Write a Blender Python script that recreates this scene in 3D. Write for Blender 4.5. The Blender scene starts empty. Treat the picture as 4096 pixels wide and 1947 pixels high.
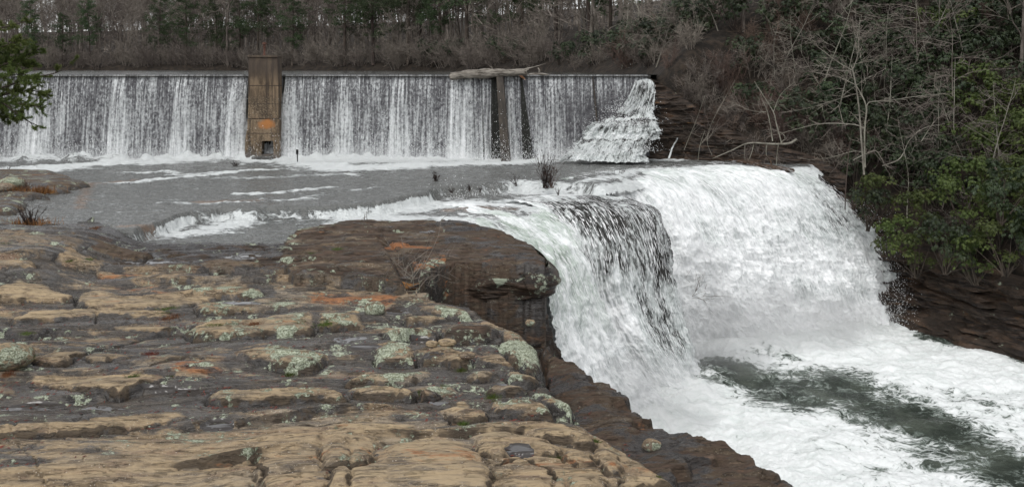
import bpy, math, random
import numpy as np
from mathutils import Vector, Matrix
S = bpy.context.scene
COL = S.collection
# ------------------------------------------------------------------ camera, sky, sun
F, V0, ZC = 983.0, 68.0, 6.6          # focal length in pixels, horizon row, eye height
cd = bpy.data.cameras.new('camera'); cam = bpy.data.objects.new('camera', cd); COL.objects.link(cam)
cam.location = (0, 0, ZC); cam.rotation_euler = (math.radians(90), 0, 0)
cd.sensor_width = 36; cd.lens = F*36/1024; cd.shift_y = -(243-V0)/1024
cd.clip_start = 0.5; cd.clip_end = 3000
S.camera = cam
S.render.resolution_x = 1024; S.render.resolution_y = 486
SUN_EL, SUN_ROT = 62, 200             # high soft sun behind the clouds, behind the camera's left shoulder
w = bpy.data.worlds.new('World'); S.world = w; w.use_nodes = True
nt = w.node_tree; nt.nodes.clear()
sky = nt.nodes.new('ShaderNodeTexSky'); sky.sky_type = 'NISHITA'; sky.sun_disc = False
sky.sun_elevation = math.radians(SUN_EL); sky.sun_rotation = math.radians(SUN_ROT)
sky.air_density = 1.0; sky.dust_density = 1.5
hs = nt.nodes.new('ShaderNodeHueSaturation'); hs.inputs['Saturation'].default_value = 0.12
bg = nt.nodes.new('ShaderNodeBackground'); bg.inputs['Strength'].default_value = 0.15
out = nt.nodes.new('ShaderNodeOutputWorld')
nt.links.new(sky.outputs[0], hs.inputs['Color']); nt.links.new(hs.outputs[0], bg.inputs[0]); nt.links.new(bg.outputs[0], out.inputs[0])
sd_ = bpy.data.lights.new('sun', 'SUN'); sd_.energy = 0.6; sd_.angle = math.radians(25); sd_.color = (1, .97, .93)
sun = bpy.data.objects.new('sun', sd_); COL.objects.link(sun)
az = math.radians(SUN_ROT); el = math.radians(SUN_EL)
sdir = Vector((math.sin(az)*math.cos(el), math.cos(az)*math.cos(el), math.sin(el)))
sun.rotation_euler = sdir.to_track_quat('Z', 'Y').to_euler()
S.view_settings.view_transform = 'Standard'; S.view_settings.look = 'None'
S.view_settings.exposure = 0.62; S.view_settings.gamma = 1

# ------------------------------------------------------------------ small maths
def unp(u, v, z=0.0):
    y = F*(ZC-z)/(v-V0); return ((u-512)*y/F, y, z)
def upy(u, v, y):                      # pixel + depth -> point
    return ((u-512)*y/F, y, ZC-(v-V0)*y/F)
def sst(a, b, x):
    t = np.clip((x-a)/(b-a), 0, 1); return t*t*(3-2*t)
def _hash(i, j, seed):
    h = (i.astype(np.int64)*374761393 + j.astype(np.int64)*668265263 + seed*1274126177) & 0x7fffffff
    h = ((h ^ (h >> 13))*1103515245 + 12345) & 0x7fffffff
    return (h ^ (h >> 16)) & 0xffff
def perlin(x, y, seed=0):
    xi = np.floor(x); yi = np.floor(y); fx = x-xi; fy = y-yi
    ux = fx*fx*fx*(fx*(fx*6-15)+10); uy = fy*fy*fy*(fy*(fy*6-15)+10)
    def g(a, b, dx, dy):
        an = _hash(a, b, seed)*(2*math.pi/65536); return np.cos(an)*dx+np.sin(an)*dy
    n00 = g(xi, yi, fx, fy); n10 = g(xi+1, yi, fx-1, fy); n01 = g(xi, yi+1, fx, fy-1); n11 = g(xi+1, yi+1, fx-1, fy-1)
    a = n00+(n10-n00)*ux; b = n01+(n11-n01)*ux
    return (a+(b-a)*uy)*1.5
def fbm(x, y, o=4, seed=0, gain=.5, ridged=False):
    x = np.asarray(x, float); y = np.asarray(y, float); r = 0*x*y; a = 1.0; t = 0
    for k in range(o):
        n = perlin(x*2**k+k*17.3, y*2**k-k*9.1, seed+k)
        r = r+a*((1-2*np.abs(n)) if ridged else n); t += a; a *= gain
    return r/t
def sdpoly(X, Y, P):                   # signed distance, + inside
    P = np.array(P, float)[:, :2]; n = len(P)
    d = np.full(X.shape, 1e18); ins = np.zeros(X.shape, bool)
    for i in range(n):
        a = P[i]; b = P[(i+1) % n]; e = b-a
        t = np.clip(((X-a[0])*e[0]+(Y-a[1])*e[1])/(e@e+1e-12), 0, 1)
        d = np.minimum(d, (X-a[0]-t*e[0])**2+(Y-a[1]-t*e[1])**2)
        c = ((a[1] > Y) != (b[1] > Y))
        with np.errstate(divide='ignore', invalid='ignore'):
            ins ^= c & (X < (b[0]-a[0])*(Y-a[1])/(b[1]-a[1]+1e-15)+a[0])
    d = np.sqrt(d); return np.where(ins, d, -d)
def dline(X, Y, P):                    # distance to an open line, plus fraction along
    P = np.array(P, float)[:, :2]; d = np.full(X.shape, 1e18); T = np.zeros(X.shape)
    for i in range(len(P)-1):
        a = P[i]; e = P[i+1]-a
        t = np.clip(((X-a[0])*e[0]+(Y-a[1])*e[1])/(e@e+1e-12), 0, 1)
        q = (X-a[0]-t*e[0])**2+(Y-a[1]-t*e[1])**2
        T = np.where(q < d, (i+t)/(len(P)-1), T); d = np.minimum(d, q)
    return np.sqrt(d), T
def spl(P, n):                         # Catmull-Rom through points, n even samples by arc length
    P = np.array(P, float); Q = np.vstack([2*P[0]-P[1], P, 2*P[-1]-P[-2]]); o = []
    for i in range(1, len(Q)-2):
        t = np.linspace(0, 1, 24, endpoint=False)[:, None]
        a, b, c, d = Q[i-1], Q[i], Q[i+1], Q[i+2]
        o.append(.5*((2*b)+(-a+c)*t+(2*a-5*b+4*c-d)*t*t+(-a+3*b-3*c+d)*t**3))
    o = np.vstack(o+[P[-1:]]); L = np.r_[0, np.cumsum(np.linalg.norm(np.diff(o, axis=0), axis=1))]
    s = np.linspace(0, L[-1], n); return np.stack([np.interp(s, L, o[:, k]) for k in range(o.shape[1])], 1)

# ------------------------------------------------------------------ scene helpers
def put(o, parent=None, label=None, cat=None, group=None, kind=None):
    COL.objects.link(o)
    if parent: o.parent = parent
    if label: o['label'] = label
    if cat: o['category'] = cat
    if group: o['group'] = group
    if kind: o['kind'] = kind
    return o
def rawmesh(name, V, Fq, mat=None, attrs=None, smooth=True, uv=None):
    me = bpy.data.meshes.new(name); V = np.asarray(V, np.float32).reshape(-1, 3); Fq = np.asarray(Fq, np.int32)
    k = Fq.shape[1]
    me.vertices.add(len(V)); me.vertices.foreach_set('co', V.ravel())
    me.loops.add(Fq.size); me.loops.foreach_set('vertex_index', Fq.ravel())
    me.polygons.add(len(Fq)); me.polygons.foreach_set('loop_start', np.arange(0, Fq.size, k, dtype=np.int32))
    if attrs:
        for n, a in attrs.items():
            at = me.attributes.new(n, 'FLOAT', 'POINT'); at.data.foreach_set('value', np.asarray(a, np.float32).ravel())
    if uv is not None:
        l = me.uv_layers.new(name='uv'); l.data.foreach_set('uv', np.asarray(uv, np.float32).reshape(-1, 2)[Fq.ravel()].ravel())
    me.update(calc_edges=True); me.validate()
    me.polygons.foreach_set('use_smooth', np.full(len(Fq), smooth))
    if mat: me.materials.append(mat)
    return me
def gridmesh(name, X, Y, Z, mat, attrs=None, mask=None, uv=None, flip=False):
    n, m = X.shape; I = np.arange(n*m).reshape(n, m)
    a, b, c, d = I[:-1, :-1], I[:-1, 1:], I[1:, 1:], I[1:, :-1]
    Q = np.stack([a, b, c, d] if not flip else [a, d, c, b], -1).reshape(-1, 4)
    V = np.stack([X, Y, Z], -1).reshape(-1, 3)
    if mask is not None:
        mk = mask.ravel(); Q = Q[mk[Q].all(1)]
        used = np.zeros(len(V), bool); used[Q.ravel()] = True
        re = np.cumsum(used)-1; V = V[used]; Q = re[Q]
        if attrs: attrs = {k: np.asarray(v).ravel()[used] for k, v in attrs.items()}
        if uv is not None: uv = uv.reshape(-1, 2)[used]
    return rawmesh(name, V, Q, mat, attrs, True, uv)
def obj(name, me, parent=None, **k):
    return put(bpy.data.objects.new(name, me), parent, **k)
def empty(name, loc=(0, 0, 0), **k):
    o = bpy.data.objects.new(name, None); o.location = loc; o.empty_display_size = .3
    return put(o, **k)
class MB:                              # triangle / quad collector
    def __init__(s): s.v = []; s.f = []
    def tube(s, P, R, n=5, cap=True):
        P = [Vector(p) for p in P]; b = len(s.v); m = len(P)
        for i, p in enumerate(P):
            t = (P[min(i+1, m-1)]-P[max(i-1, 0)])
            t = t.normalized() if t.length > 1e-9 else Vector((0, 0, 1))
            a = t.cross(Vector((.3, .2, 1)) if abs(t.z) < .9 else Vector((1, .1, 0))).normalized(); c = t.cross(a)
            for k in range(n):
                th = 2*math.pi*k/n; s.v.append(p+(a*math.cos(th)+c*math.sin(th))*R[i])
        for i in range(m-1):
            for k in range(n):
                s.f.append((b+i*n+k, b+i*n+(k+1) % n, b+(i+1)*n+(k+1) % n, b+(i+1)*n+k))
        if cap:
            for base in (b, b+(m-1)*n):
                for k in range(1, n-1): s.f.append((base, base+k, base+k+1, base+k+1))
    def strip(s, p, q, w0, w1, up=None):
        t = (q-p); a = t.cross(up or Vector((random.uniform(-1, 1), random.uniform(-1, 1), random.uniform(-.4, .4))))
        if a.length < 1e-6: a = Vector((1, 0, 0))
        a.normalize(); b = len(s.v); s.v += [p-a*w0, p+a*w0, q+a*w1, q-a*w1]; s.f.append((b, b+1, b+2, b+3))
    def box(s, x0, x1, y0, y1, z0, z1):
        b = len(s.v); s.v += [Vector(p) for p in ((x0,y0,z0),(x1,y0,z0),(x1,y1,z0),(x0,y1,z0),(x0,y0,z1),(x1,y0,z1),(x1,y1,z1),(x0,y1,z1))]
        for f in ((0,3,2,1),(4,5,6,7),(0,1,5,4),(1,2,6,5),(2,3,7,6),(3,0,4,7)): s.f.append(tuple(b+i for i in f))
    def mesh(s, name, mat, smooth=True):
        me = bpy.data.meshes.new(name)
        fs = [f if len(set(f)) == 4 else tuple(dict.fromkeys(f)) for f in s.f]
        me.from_pydata([tuple(v) for v in s.v], [], fs); me.update()
        me.polygons.foreach_set('use_smooth', np.full(len(me.polygons), smooth))
        me.materials.append(mat); return me

# ------------------------------------------------------------------ node helper
class N:
    def __init__(s, name):
        s.m = bpy.data.materials.new(name); s.m.use_nodes = True; s.t = s.m.node_tree; s.t.nodes.clear()
        s.o = s.t.nodes.new('ShaderNodeOutputMaterial'); s.p = s.t.nodes.new('ShaderNodeBsdfPrincipled')
        s.t.links.new(s.p.outputs[0], s.o.inputs[0]); s.p.inputs['Roughness'].default_value = .8
        s.p.inputs['Specular IOR Level'].default_value = .3
    def set(s, sock, v):
        if hasattr(v, 'is_linked') or isinstance(v, bpy.types.NodeSocket): s.t.links.new(v, sock)
        elif isinstance(v, (tuple, list)) and len(v) == 3 and sock.type == 'RGBA': sock.default_value = (*v, 1)
        else: sock.default_value = v
    def put(s, **k):
        for n, v in k.items(): s.set(s.p.inputs[n.replace('_', ' ')], v)
    def coord(s, k='Object'):
        return s.t.nodes.new('ShaderNodeTexCoord').outputs[k]
    def map(s, vec, sc=(1, 1, 1), rot=(0, 0, 0), loc=(0, 0, 0)):
        n = s.t.nodes.new('ShaderNodeMapping'); s.set(n.inputs[0], vec); n.inputs['Scale'].default_value = sc
        n.inputs['Rotation'].default_value = rot; n.inputs['Location'].default_value = loc; return n.outputs[0]
    def noise(s, vec, sc=1, de=4, ro=.55, di=0, typ='FBM'):
        n = s.t.nodes.new('ShaderNodeTexNoise'); s.set(n.inputs['Vector'], vec); n.noise_type = typ
        s.set(n.inputs['Scale'], sc); n.inputs['Detail'].default_value = de; n.inputs['Roughness'].default_value = ro
        n.inputs['Distortion'].default_value = di; return n.outputs[0]
    def vor(s, vec, sc=1, feat='F1', out=0, rnd=1):
        n = s.t.nodes.new('ShaderNodeTexVoronoi'); s.set(n.inputs['Vector'], vec); n.feature = feat
        n.inputs['Scale'].default_value = sc; n.inputs['Randomness'].default_value = rnd; return n.outputs[out]
    def ma(s, op, a, b=0.0, c=None, clamp=False):
        n = s.t.nodes.new('ShaderNodeMath'); n.operation = op; n.use_clamp = clamp
        s.set(n.inputs[0], a); s.set(n.inputs[1], b)
        if c is not None: s.set(n.inputs[2], c)
        return n.outputs[0]
    def step(s, x, a, b, lo=0.0, hi=1.0):
        n = s.t.nodes.new('ShaderNodeMapRange'); n.interpolation_type = 'SMOOTHSTEP'
        s.set(n.inputs[0], x); s.set(n.inputs[1], a); s.set(n.inputs[2], b); n.inputs[3].default_value = lo; n.inputs[4].default_value = hi
        return n.outputs[0]
    def mix(s, f, a, b):
        n = s.t.nodes.new('ShaderNodeMix'); n.data_type = 'RGBA'; s.set(n.inputs[0], f); s.set(n.inputs[6], a); s.set(n.inputs[7], b); return n.outputs[2]
    def fm(s, f, a, b):
        n = s.t.nodes.new('ShaderNodeMix'); s.set(n.inputs[0], f); s.set(n.inputs[2], a); s.set(n.inputs[3], b); return n.outputs[0]
    def at(s, name):
        n = s.t.nodes.new('ShaderNodeAttribute'); n.attribute_name = name; return n.outputs['Fac']
    def sep(s, vec):
        n = s.t.nodes.new('ShaderNodeSeparateXYZ'); s.set(n.inputs[0], vec); return n.outputs
    def comb(s, x, y, z):
        n = s.t.nodes.new('ShaderNodeCombineXYZ')
        for i, v in enumerate((x, y, z)): s.set(n.inputs[i], v)
        return n.outputs[0]
    def bump(s, h, st=.5, di=.1, nrm=None):
        n = s.t.nodes.new('ShaderNodeBump'); s.set(n.inputs['Height'], h); s.set(n.inputs['Strength'], st); s.set(n.inputs['Distance'], di)
        if nrm is not None: s.set(n.inputs['Normal'], nrm)
        return n.outputs[0]
    def rnd(s):
        return s.t.nodes.new('ShaderNodeObjectInfo').outputs['Random']

# ------------------------------------------------------------------ materials
def mat_rock():
    n = N('sandstone'); P = n.coord()
    st = n.map(P, (.85, 2.1, 3.5))
    big = n.noise(n.map(P, (.35, .9, 1)), 1, 5, .6)
    mid = n.noise(st, 1.6, 6, .62, .4)
    fine = n.noise(st, 9, 5, .7); grain = n.noise(n.map(P, (1, 1.8, 2)), 13, 6, .85)
    tan = n.mix(n.step(mid, .36, .66), (.125, .092, .060), (.375, .275, .168))
    tan = n.mix(n.step(big, .45, .65), tan, n.mix(n.step(mid, .4, .6), (.105, .090, .075), (.25, .215, .17)))
    blk = n.noise(n.map(P, (.5, 1.3, 1), (0, 0, .1), (5, 2, 0)), 1.4, 5, .6, .3); tan = n.mix(n.ma('MULTIPLY', n.step(blk, .54, .66), .7), tan, (.21, .135, .095)); tan = n.mix(n.ma('MULTIPLY', n.step(blk, .44, .34), .75), tan, (.17, .15, .125))
    crust = n.step(n.noise(n.map(P, (.8, 3.2, 5)), 2.3, 7, .72, .6), .54, .63)
    tan = n.mix(n.ma('MULTIPLY', crust, .8), tan, (.055, .043, .033)); tan = n.mix(n.ma('MULTIPLY', n.step(grain, .50, .64), .75), tan, (.085, .062, .045)); tan = n.mix(n.ma('MULTIPLY', n.step(grain, .46, .34), .6), tan, (.50, .42, .31))
    spk = n.step(n.vor(P, 15), .24, .12)
    tan = n.mix(n.ma('MULTIPLY', spk, .7), tan, (.55, .5, .43))
    dsp = n.step(fine, .60, .72); tan = n.mix(n.ma('MULTIPLY', dsp, .65), tan, (.07, .052, .04))
    pale = n.at('pale'); tan = n.mix(n.ma('MULTIPLY', pale, n.step(mid, .3, .6)), tan, (.38, .29, .18))
    brown = n.at('brown')
    brn = n.mix(n.step(mid, .35, .68), (.018, .013, .010), (.095, .064, .045))
    brn = n.mix(n.ma('MULTIPLY', n.step(fine, .5, .75), .5), brn, (.13, .085, .05))
    col = n.mix(n.step(n.ma('ADD', brown, n.ma('MULTIPLY', n.ma('SUBTRACT', mid, .5), 1.2)), .3, .7), tan, brn)
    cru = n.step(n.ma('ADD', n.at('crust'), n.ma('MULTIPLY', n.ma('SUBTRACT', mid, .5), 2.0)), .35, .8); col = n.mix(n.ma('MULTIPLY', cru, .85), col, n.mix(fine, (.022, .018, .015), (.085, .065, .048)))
    orange = n.at('orange')
    of = n.step(n.ma('ADD', orange, n.ma('MULTIPLY', n.ma('SUBTRACT', mid, .5), 2.5)), .45, .85)
    col = n.mix(n.ma('MULTIPLY', of, .85), col, n.mix(n.step(fine, .4, .6), (.23, .095, .04), (.36, .16, .07)))
    wet = n.at('wet')
    wf = n.step(n.ma('ADD', wet, n.ma('MULTIPLY', n.ma('SUBTRACT', n.noise(n.map(P, (1, 2.4, 1)), 1.1, 6, .68, .5), .5), 1.7)), .38, .62)
    wc = n.mix(n.step(fine, .35, .7), (.014, .014, .015), (.046, .041, .036))
    col = n.mix(n.ma('MULTIPLY', wf, .86), col, wc)
    lich = n.at('lichen')
    ln = n.noise(P, 7, 6, .75, .2); l2 = n.noise(P, 1.5, 4, .6)
    lf = n.step(n.ma('ADD', n.ma('MULTIPLY', lich, .58), n.ma('ADD', n.ma('MULTIPLY', n.ma('SUBTRACT', ln, .5), 1.1), n.ma('MULTIPLY', n.ma('SUBTRACT', l2, .5), 1.6))), .42, .52)
    lc = n.mix(n.step(n.noise(P, 22, 3, .6), .4, .6), (.17, .19, .125), (.44, .48, .37))
    col = n.mix(n.ma('MULTIPLY', lf, .92), col, lc)
    moss = n.at('moss'); col = n.mix(n.step(n.ma('ADD', moss, n.ma('MULTIPLY', n.ma('SUBTRACT', fine, .5), 2)), .45, .6), col, n.mix(fine, (.02, .035, .005), (.09, .12, .02)))
    pud = n.at('puddle')
    pf = n.step(n.ma('ADD', pud, n.ma('MULTIPLY', n.ma('SUBTRACT', mid, .5), .5)), .42, .55)
    col = n.mix(pf, col, (.04, .034, .03))
    n.put(Base_Color=col)
    r = n.fm(n.ma('MULTIPLY', wf, n.ma('SUBTRACT', 1.0, lf)), .82, n.step(fine, .3, .7, .08, .34)); n.put(Roughness=n.fm(pf, r, .03))
    n.put(Specular_IOR_Level=n.fm(pf, n.fm(wf, .25, .42), .5))
    hgt = n.ma('ADD', n.ma('MULTIPLY', mid, 1.0), n.ma('ADD', n.ma('MULTIPLY', fine, .35), n.ma('MULTIPLY', crust, -.35)))
    hgt = n.ma('ADD', hgt, n.ma('ADD', n.ma('MULTIPLY', lf, .18), n.ma('MULTIPLY', grain, .16)))
    crk = n.step(n.vor(n.map(P, (.45, 1.5, 1)), 1.0, 'DISTANCE_TO_EDGE'), .0, .035)
    hgt = n.ma('ADD', hgt, n.ma('MULTIPLY', crk, .15))
    s = n.ma('MULTIPLY', n.ma('SUBTRACT', 1.0, pf), n.fm(wf, .9, .55))
    n.put(Normal=n.bump(hgt, s, .09))
    return n.m
def mat_cliff(wetc=False):
    n = N('cliff_rock'); P = n.coord()
    sz = n.map(P, (.5, .5, 4.5)); a = n.noise(sz, 1, 6, .65, .7); f = n.noise(n.map(P, (1, 1, 2)), 6, 5, .7)
    col = n.mix(n.step(a, .38, .66), (.009, .007, .006), (.072, .046, .030))
    col = n.mix(n.ma('MULTIPLY', n.step(f, .52, .72), .5), col, (.14, .085, .05))
    big = n.noise(P, .5, 4, .6); col = n.mix(n.step(big, .42, .7), col, n.mix(f, (.012, .010, .008), (.05, .036, .026)))
    lich = n.at('lichen'); ln = n.noise(P, 9, 6, .75, .2); l2 = n.noise(P, 1.3, 4, .6)
    lf = n.step(n.ma('ADD', n.ma('MULTIPLY', lich, .6), n.ma('ADD', n.ma('SUBTRACT', ln, .5), n.ma('MULTIPLY', n.ma('SUBTRACT', l2, .5), 1.8))), .42, .52)
    col = n.mix(n.ma('MULTIPLY', lf, .85), col, n.mix(f, (.12, .14, .09), (.42, .46, .36)))
    of = n.step(n.ma('ADD', n.at('orange'), n.ma('MULTIPLY', n.ma('SUBTRACT', a, .5), 2.5)), .5, .8)
    col = n.mix(n.ma('MULTIPLY', of, .8), col, (.33, .15, .04))
    n.put(Base_Color=col, Roughness=n.step(big, .4, .6, .35, .75), Normal=n.bump(n.ma('ADD', a, n.ma('MULTIPLY', f, .4)), .9, .15))
    return n.m
def mat_river():
    n = N('river_water'); P = n.coord()
    foam = n.at('foam'); rk = n.at('bed')
    r1 = n.noise(n.map(P, (1.2, 2.6, 1)), 1.3, 5, .6, .3); r2 = n.noise(n.map(P, (1.6, 3.4, 1)), 7, 5, .7, .4)
    fn = n.noise(n.map(P, (.7, 2.3, 1)), 1.8, 8, .72, 1.2); f2 = n.noise(n.map(P, (1, 1.6, 1)), 9, 4, .7, .5)
    x = n.ma('ADD', foam, n.ma('ADD', n.ma('MULTIPLY', n.ma('SUBTRACT', fn, .5), 2.6), n.ma('MULTIPLY', n.ma('SUBTRACT', f2, .5), .55)))
    ff = n.step(x, .48, .85)
    bed = n.mix(n.step(n.ma('ADD', rk, n.ma('MULTIPLY', n.ma('SUBTRACT', r1, .5), 1.5)), .35, .9), (.155, .158, .150), (.22, .16, .12))
    col = n.mix(ff, bed, (.80, .83, .82))
    n.put(Base_Color=col, Roughness=n.fm(ff, .10, .7), IOR=1.33, Specular_IOR_Level=.5)
    r3 = n.noise(n.map(P, (.7, 2.8, 1)), 2.6, 3, .5, .6); h = n.ma('ADD', r1, n.ma('ADD', n.ma('MULTIPLY', r2, .22), n.ma('MULTIPLY', r3, .8))); h = n.ma('ADD', h, n.ma('MULTIPLY', ff, n.ma('ADD', .2, n.ma('MULTIPLY', f2, .6))))
    n.put(Normal=n.bump(h, 1.0, .22)); return n.m
def mat_pool():
    n = N('pool_water'); P = n.coord(); foam = n.at('foam')
    wv = n.noise(P, .45, 3, .5); 
    q = n.t.nodes.new('ShaderNodeVectorMath'); q.operation = 'MULTIPLY_ADD'
    nz = n.t.nodes.new('ShaderNodeTexNoise'); n.set(nz.inputs['Vector'], P); nz.inputs['Scale'].default_value = .5; nz.inputs['Detail'].default_value = 4
    n.set(q.inputs[0], nz.outputs[1]); q.inputs[1].default_value = (1.6, 1.6, 0); n.set(q.inputs[2], P); W = q.outputs[0]
    a = n.noise(n.map(W, (.8, 1.3, 1), (0, 0, .5)), .8, 8, .72, .9)
    rid = n.ma('SUBTRACT', 1.0, n.ma('MULTIPLY', n.ma('ABSOLUTE', n.ma('SUBTRACT', n.noise(W, 1.6, 6, .65, .8), .5)), 7))
    b = n.noise(W, 6, 5, .7)
    x = n.ma('ADD', foam, n.ma('ADD', n.ma('MULTIPLY', n.ma('SUBTRACT', a, .5), 2.5), n.ma('ADD', n.ma('MULTIPLY', n.ma('MAXIMUM', rid, 0.0), .62), n.ma('MULTIPLY', n.ma('SUBTRACT', b, .5), .6))))
    ff = n.step(x, .38, .95)
    deep = n.mix(n.step(wv, .4, .65), (.030, .038, .030), (.075, .088, .070))
    mid = n.mix(n.step(x, .1, .5), deep, (.17, .20, .175))
    white = n.mix(n.step(a, .3, .6), (.68, .72, .70), (.83, .85, .84))
    n.put(Base_Color=n.mix(ff, mid, white), Roughness=n.fm(ff, .13, .7), IOR=1.33)
    h = n.ma('ADD', n.ma('MULTIPLY', a, 1.2), n.ma('ADD', n.ma('MULTIPLY', b, .3), n.ma('MULTIPLY', ff, .25)))
    n.put(Normal=n.bump(h, .6, .25)); return n.m
def mat_fall():
    n = N('white_water'); U = n.coord('UV'); foam = n.at('foam')
    L = n.map(U, (1, .16, 1))
    a = n.noise(L, 2.2, 7, .7, .5); b = n.noise(n.map(U, (1, .22, 1)), 7, 6, .75, .4); c = n.noise(U, .5, 3, .5)
    x = n.ma('ADD', foam, n.ma('ADD', n.ma('MULTIPLY', n.ma('SUBTRACT', a, .5), 1.5), n.ma('ADD', n.ma('MULTIPLY', n.ma('SUBTRACT', b, .5), 1.5), n.ma('MULTIPLY', n.ma('SUBTRACT', c, .5), .6))))
    f1 = n.step(x, .12, .55); f2 = n.step(x, .5, 1.1)
    col = n.mix(f1, (.035, .034, .031), (.58, .61, .60)); col = n.mix(f2, col, (.86, .87, .87))
    gr = n.at('glass'); col = n.mix(n.ma('MULTIPLY', gr, n.step(a, .62, .4)), col, (.36, .43, .36))
    n.put(Base_Color=col, Roughness=n.fm(f1, .15, .65), IOR=1.33, Normal=n.bump(n.ma('ADD', a, n.ma('ADD', n.ma('MULTIPLY', b, .45), n.ma('MULTIPLY', f1, .3))), .38, .18))
    return n.m
def mat_curtain():
    n = N('falling_water_sheet'); U = n.coord('UV'); g = n.at('foam'); dp = n.at('down'); dk = n.at('dry')
    st = n.noise(n.map(U, (7, .24, 1)), 1, 4, .6, .15)
    st2 = n.noise(n.map(U, (12, .4, 1)), 1, 3, .6, .1)
    sc = n.noise(n.map(U, (4, 2.6, 1)), 1, 5, .66, .9); sc2 = n.noise(n.map(U, (7, 4.5, 1)), 1, 4, .65, .6)
    top = n.ma('ADD', n.ma('MULTIPLY', st, 1.1), n.ma('MULTIPLY', st2, .75))
    top = n.ma('ADD', top, n.ma('MULTIPLY', n.ma('SUBTRACT', sc2, .5), 1.1))
    bot = n.ma('ADD', n.ma('MULTIPLY', st, .9), n.ma('ADD', n.ma('MULTIPLY', sc, .45), n.ma('MULTIPLY', sc2, .60)))
    x = n.fm(n.step(dp, .08, .55), top, bot)
    x = n.ma('ADD', x, g)
    f = n.step(x, .80, 1.22); fb = n.step(x, 1.05, 1.55)
    col = n.mix(f, n.mix(n.step(sc, .35, .65), (.055, .053, .058), (.13, .13, .135)), (.46, .475, .475)); col = n.mix(fb, col, (.80, .81, .81))
    dn = n.step(n.ma('ADD', dk, n.ma('MULTIPLY', n.ma('SUBTRACT', st, .5), 1.2)), .4, .7); col = n.mix(dn, col, n.mix(n.step(sc2, .55, .75), (.018, .018, .015), (.12, .125, .12)))
    n.put(Base_Color=col, Roughness=.35, IOR=1.33, Normal=n.bump(x, .6, .12)); return n.m
def mat_concrete():
    n = N('stained_concrete'); P = n.coord(); s = n.sep(P)
    a = n.noise(n.map(P, (1, 1, .45)), 1.6, 7, .68, .4); f = n.noise(P, 16, 4, .7); v = n.noise(n.map(P, (3.4, 3.4, .18)), 1, 4, .6)
    col = n.mix(n.step(a, .35, .66), (.065, .046, .030), (.215, .155, .098))
    col = n.mix(n.ma('MULTIPLY', n.step(v, .48, .62), .75), col, (.035, .026, .020))
    topd = n.step(n.ma('ADD', s[2], n.ma('MULTIPLY', a, 1.2)), 6.0, 7.2); col = n.mix(n.ma('MULTIPLY', topd, .75), col, (.06, .047, .038))
    for z in (5.35, 4.05, 3.0, 1.95):
        k = n.ma('ABSOLUTE', n.ma('SUBTRACT', s[2], z)); col = n.mix(n.step(k, .045, .015), col, (.045, .033, .024))
    col = n.mix(n.step(n.ma('MULTIPLY', f, n.step(s[2], 6.3, 4.4)), .52, .66), col, (.32, .255, .175))
    lowd = n.step(n.ma('ADD', s[2], n.ma('MULTIPLY', a, 1.6)), 2.2, .9); col = n.mix(n.ma('MULTIPLY', lowd, .7), col, (.03, .022, .016))
    # orange blot, pale lime smears
    dx = n.ma('DIVIDE', n.ma('ADD', s[0], 17.52), .55); dz = n.ma('DIVIDE', n.ma('SUBTRACT', s[2], 2.58), .34)
    d = n.ma('ADD', n.ma('POWER', dx, 2.0), n.ma('POWER', dz, 2.0)); d = n.ma('ADD', d, n.ma('MULTIPLY', n.ma('SUBTRACT', a, .5), 5.0))
    col = n.mix(n.ma('MULTIPLY', n.step(d, 1.8, .3), .75), col, (.42, .16, .04))
    wz = n.ma('ABSOLUTE', n.ma('SUBTRACT', s[2], .98)); wf = n.ma('MULTIPLY', n.step(wz, .34, .1), n.step(n.noise(n.map(P, (2.5, 2.5, 1)), 2.2, 5, .7), .56, .61))
    col = n.mix(wf, col, (.55, .5, .43))
    n.put(Base_Color=col, Roughness=.85, Normal=n.bump(n.ma('ADD', a, n.ma('MULTIPLY', f, .3)), .5, .05)); return n.m
def mat_plain(name, c1, c2, sc=4, rough=.85, str_=(1, 1, 1), bump=.3, rndc=0.0, bd=.05):
    n = N(name); P = n.coord(); a = n.noise(n.map(P, str_), sc, 5, .65, .3)
    col = n.mix(n.step(a, .35, .65), c1, c2)
    if rndc:
        h = n.t.nodes.new('ShaderNodeHueSaturation'); n.set(h.inputs['Color'], col)
        n.set(h.inputs['Value'], n.fm(n.rnd(), 1-rndc, 1+rndc)); n.set(h.inputs['Hue'], n.fm(n.rnd(), .485, .515)); col = h.outputs[0]
    n.put(Base_Color=col, Roughness=rough, Normal=n.bump(a, bump, bd)); return n.m
def mat_leaf(name, c1, c2, sc=.9, rough=.5, tr=.25):
    n = N(name); P = n.coord(); g = n.t.nodes.new('ShaderNodeNewGeometry')
    r = g.outputs['Random Per Island']; a = n.noise(P, sc, 3, .6)
    col = n.mix(n.ma('ADD', n.ma('MULTIPLY', r, .5), n.ma('MULTIPLY', n.step(a, .35, .65), .5)), c1, c2)
    h = n.t.nodes.new('ShaderNodeHueSaturation'); n.set(h.inputs['Color'], col); n.set(h.inputs['Value'], n.fm(n.rnd(), .75, 1.25)); n.set(h.inputs['Hue'], n.fm(n.rnd(), .485, .51))
    n.put(Base_Color=h.outputs[0], Roughness=rough, Specular_IOR_Level=.3)
    t = n.t.nodes.new('ShaderNodeBsdfTranslucent'); n.set(t.inputs[0], h.outputs[0])
    mx = n.t.nodes.new('ShaderNodeMixShader'); mx.inputs[0].default_value = tr
    n.t.links.new(n.p.outputs[0], mx.inputs[1]); n.t.links.new(t.outputs[0], mx.inputs[2]); n.t.links.new(mx.outputs[0], n.o.inputs[0]); return n.m
M = {}
M['rock'] = mat_rock(); M['cliff'] = mat_cliff(); M['river'] = mat_river(); M['pool'] = mat_pool(); M['fall'] = mat_fall()
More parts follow.
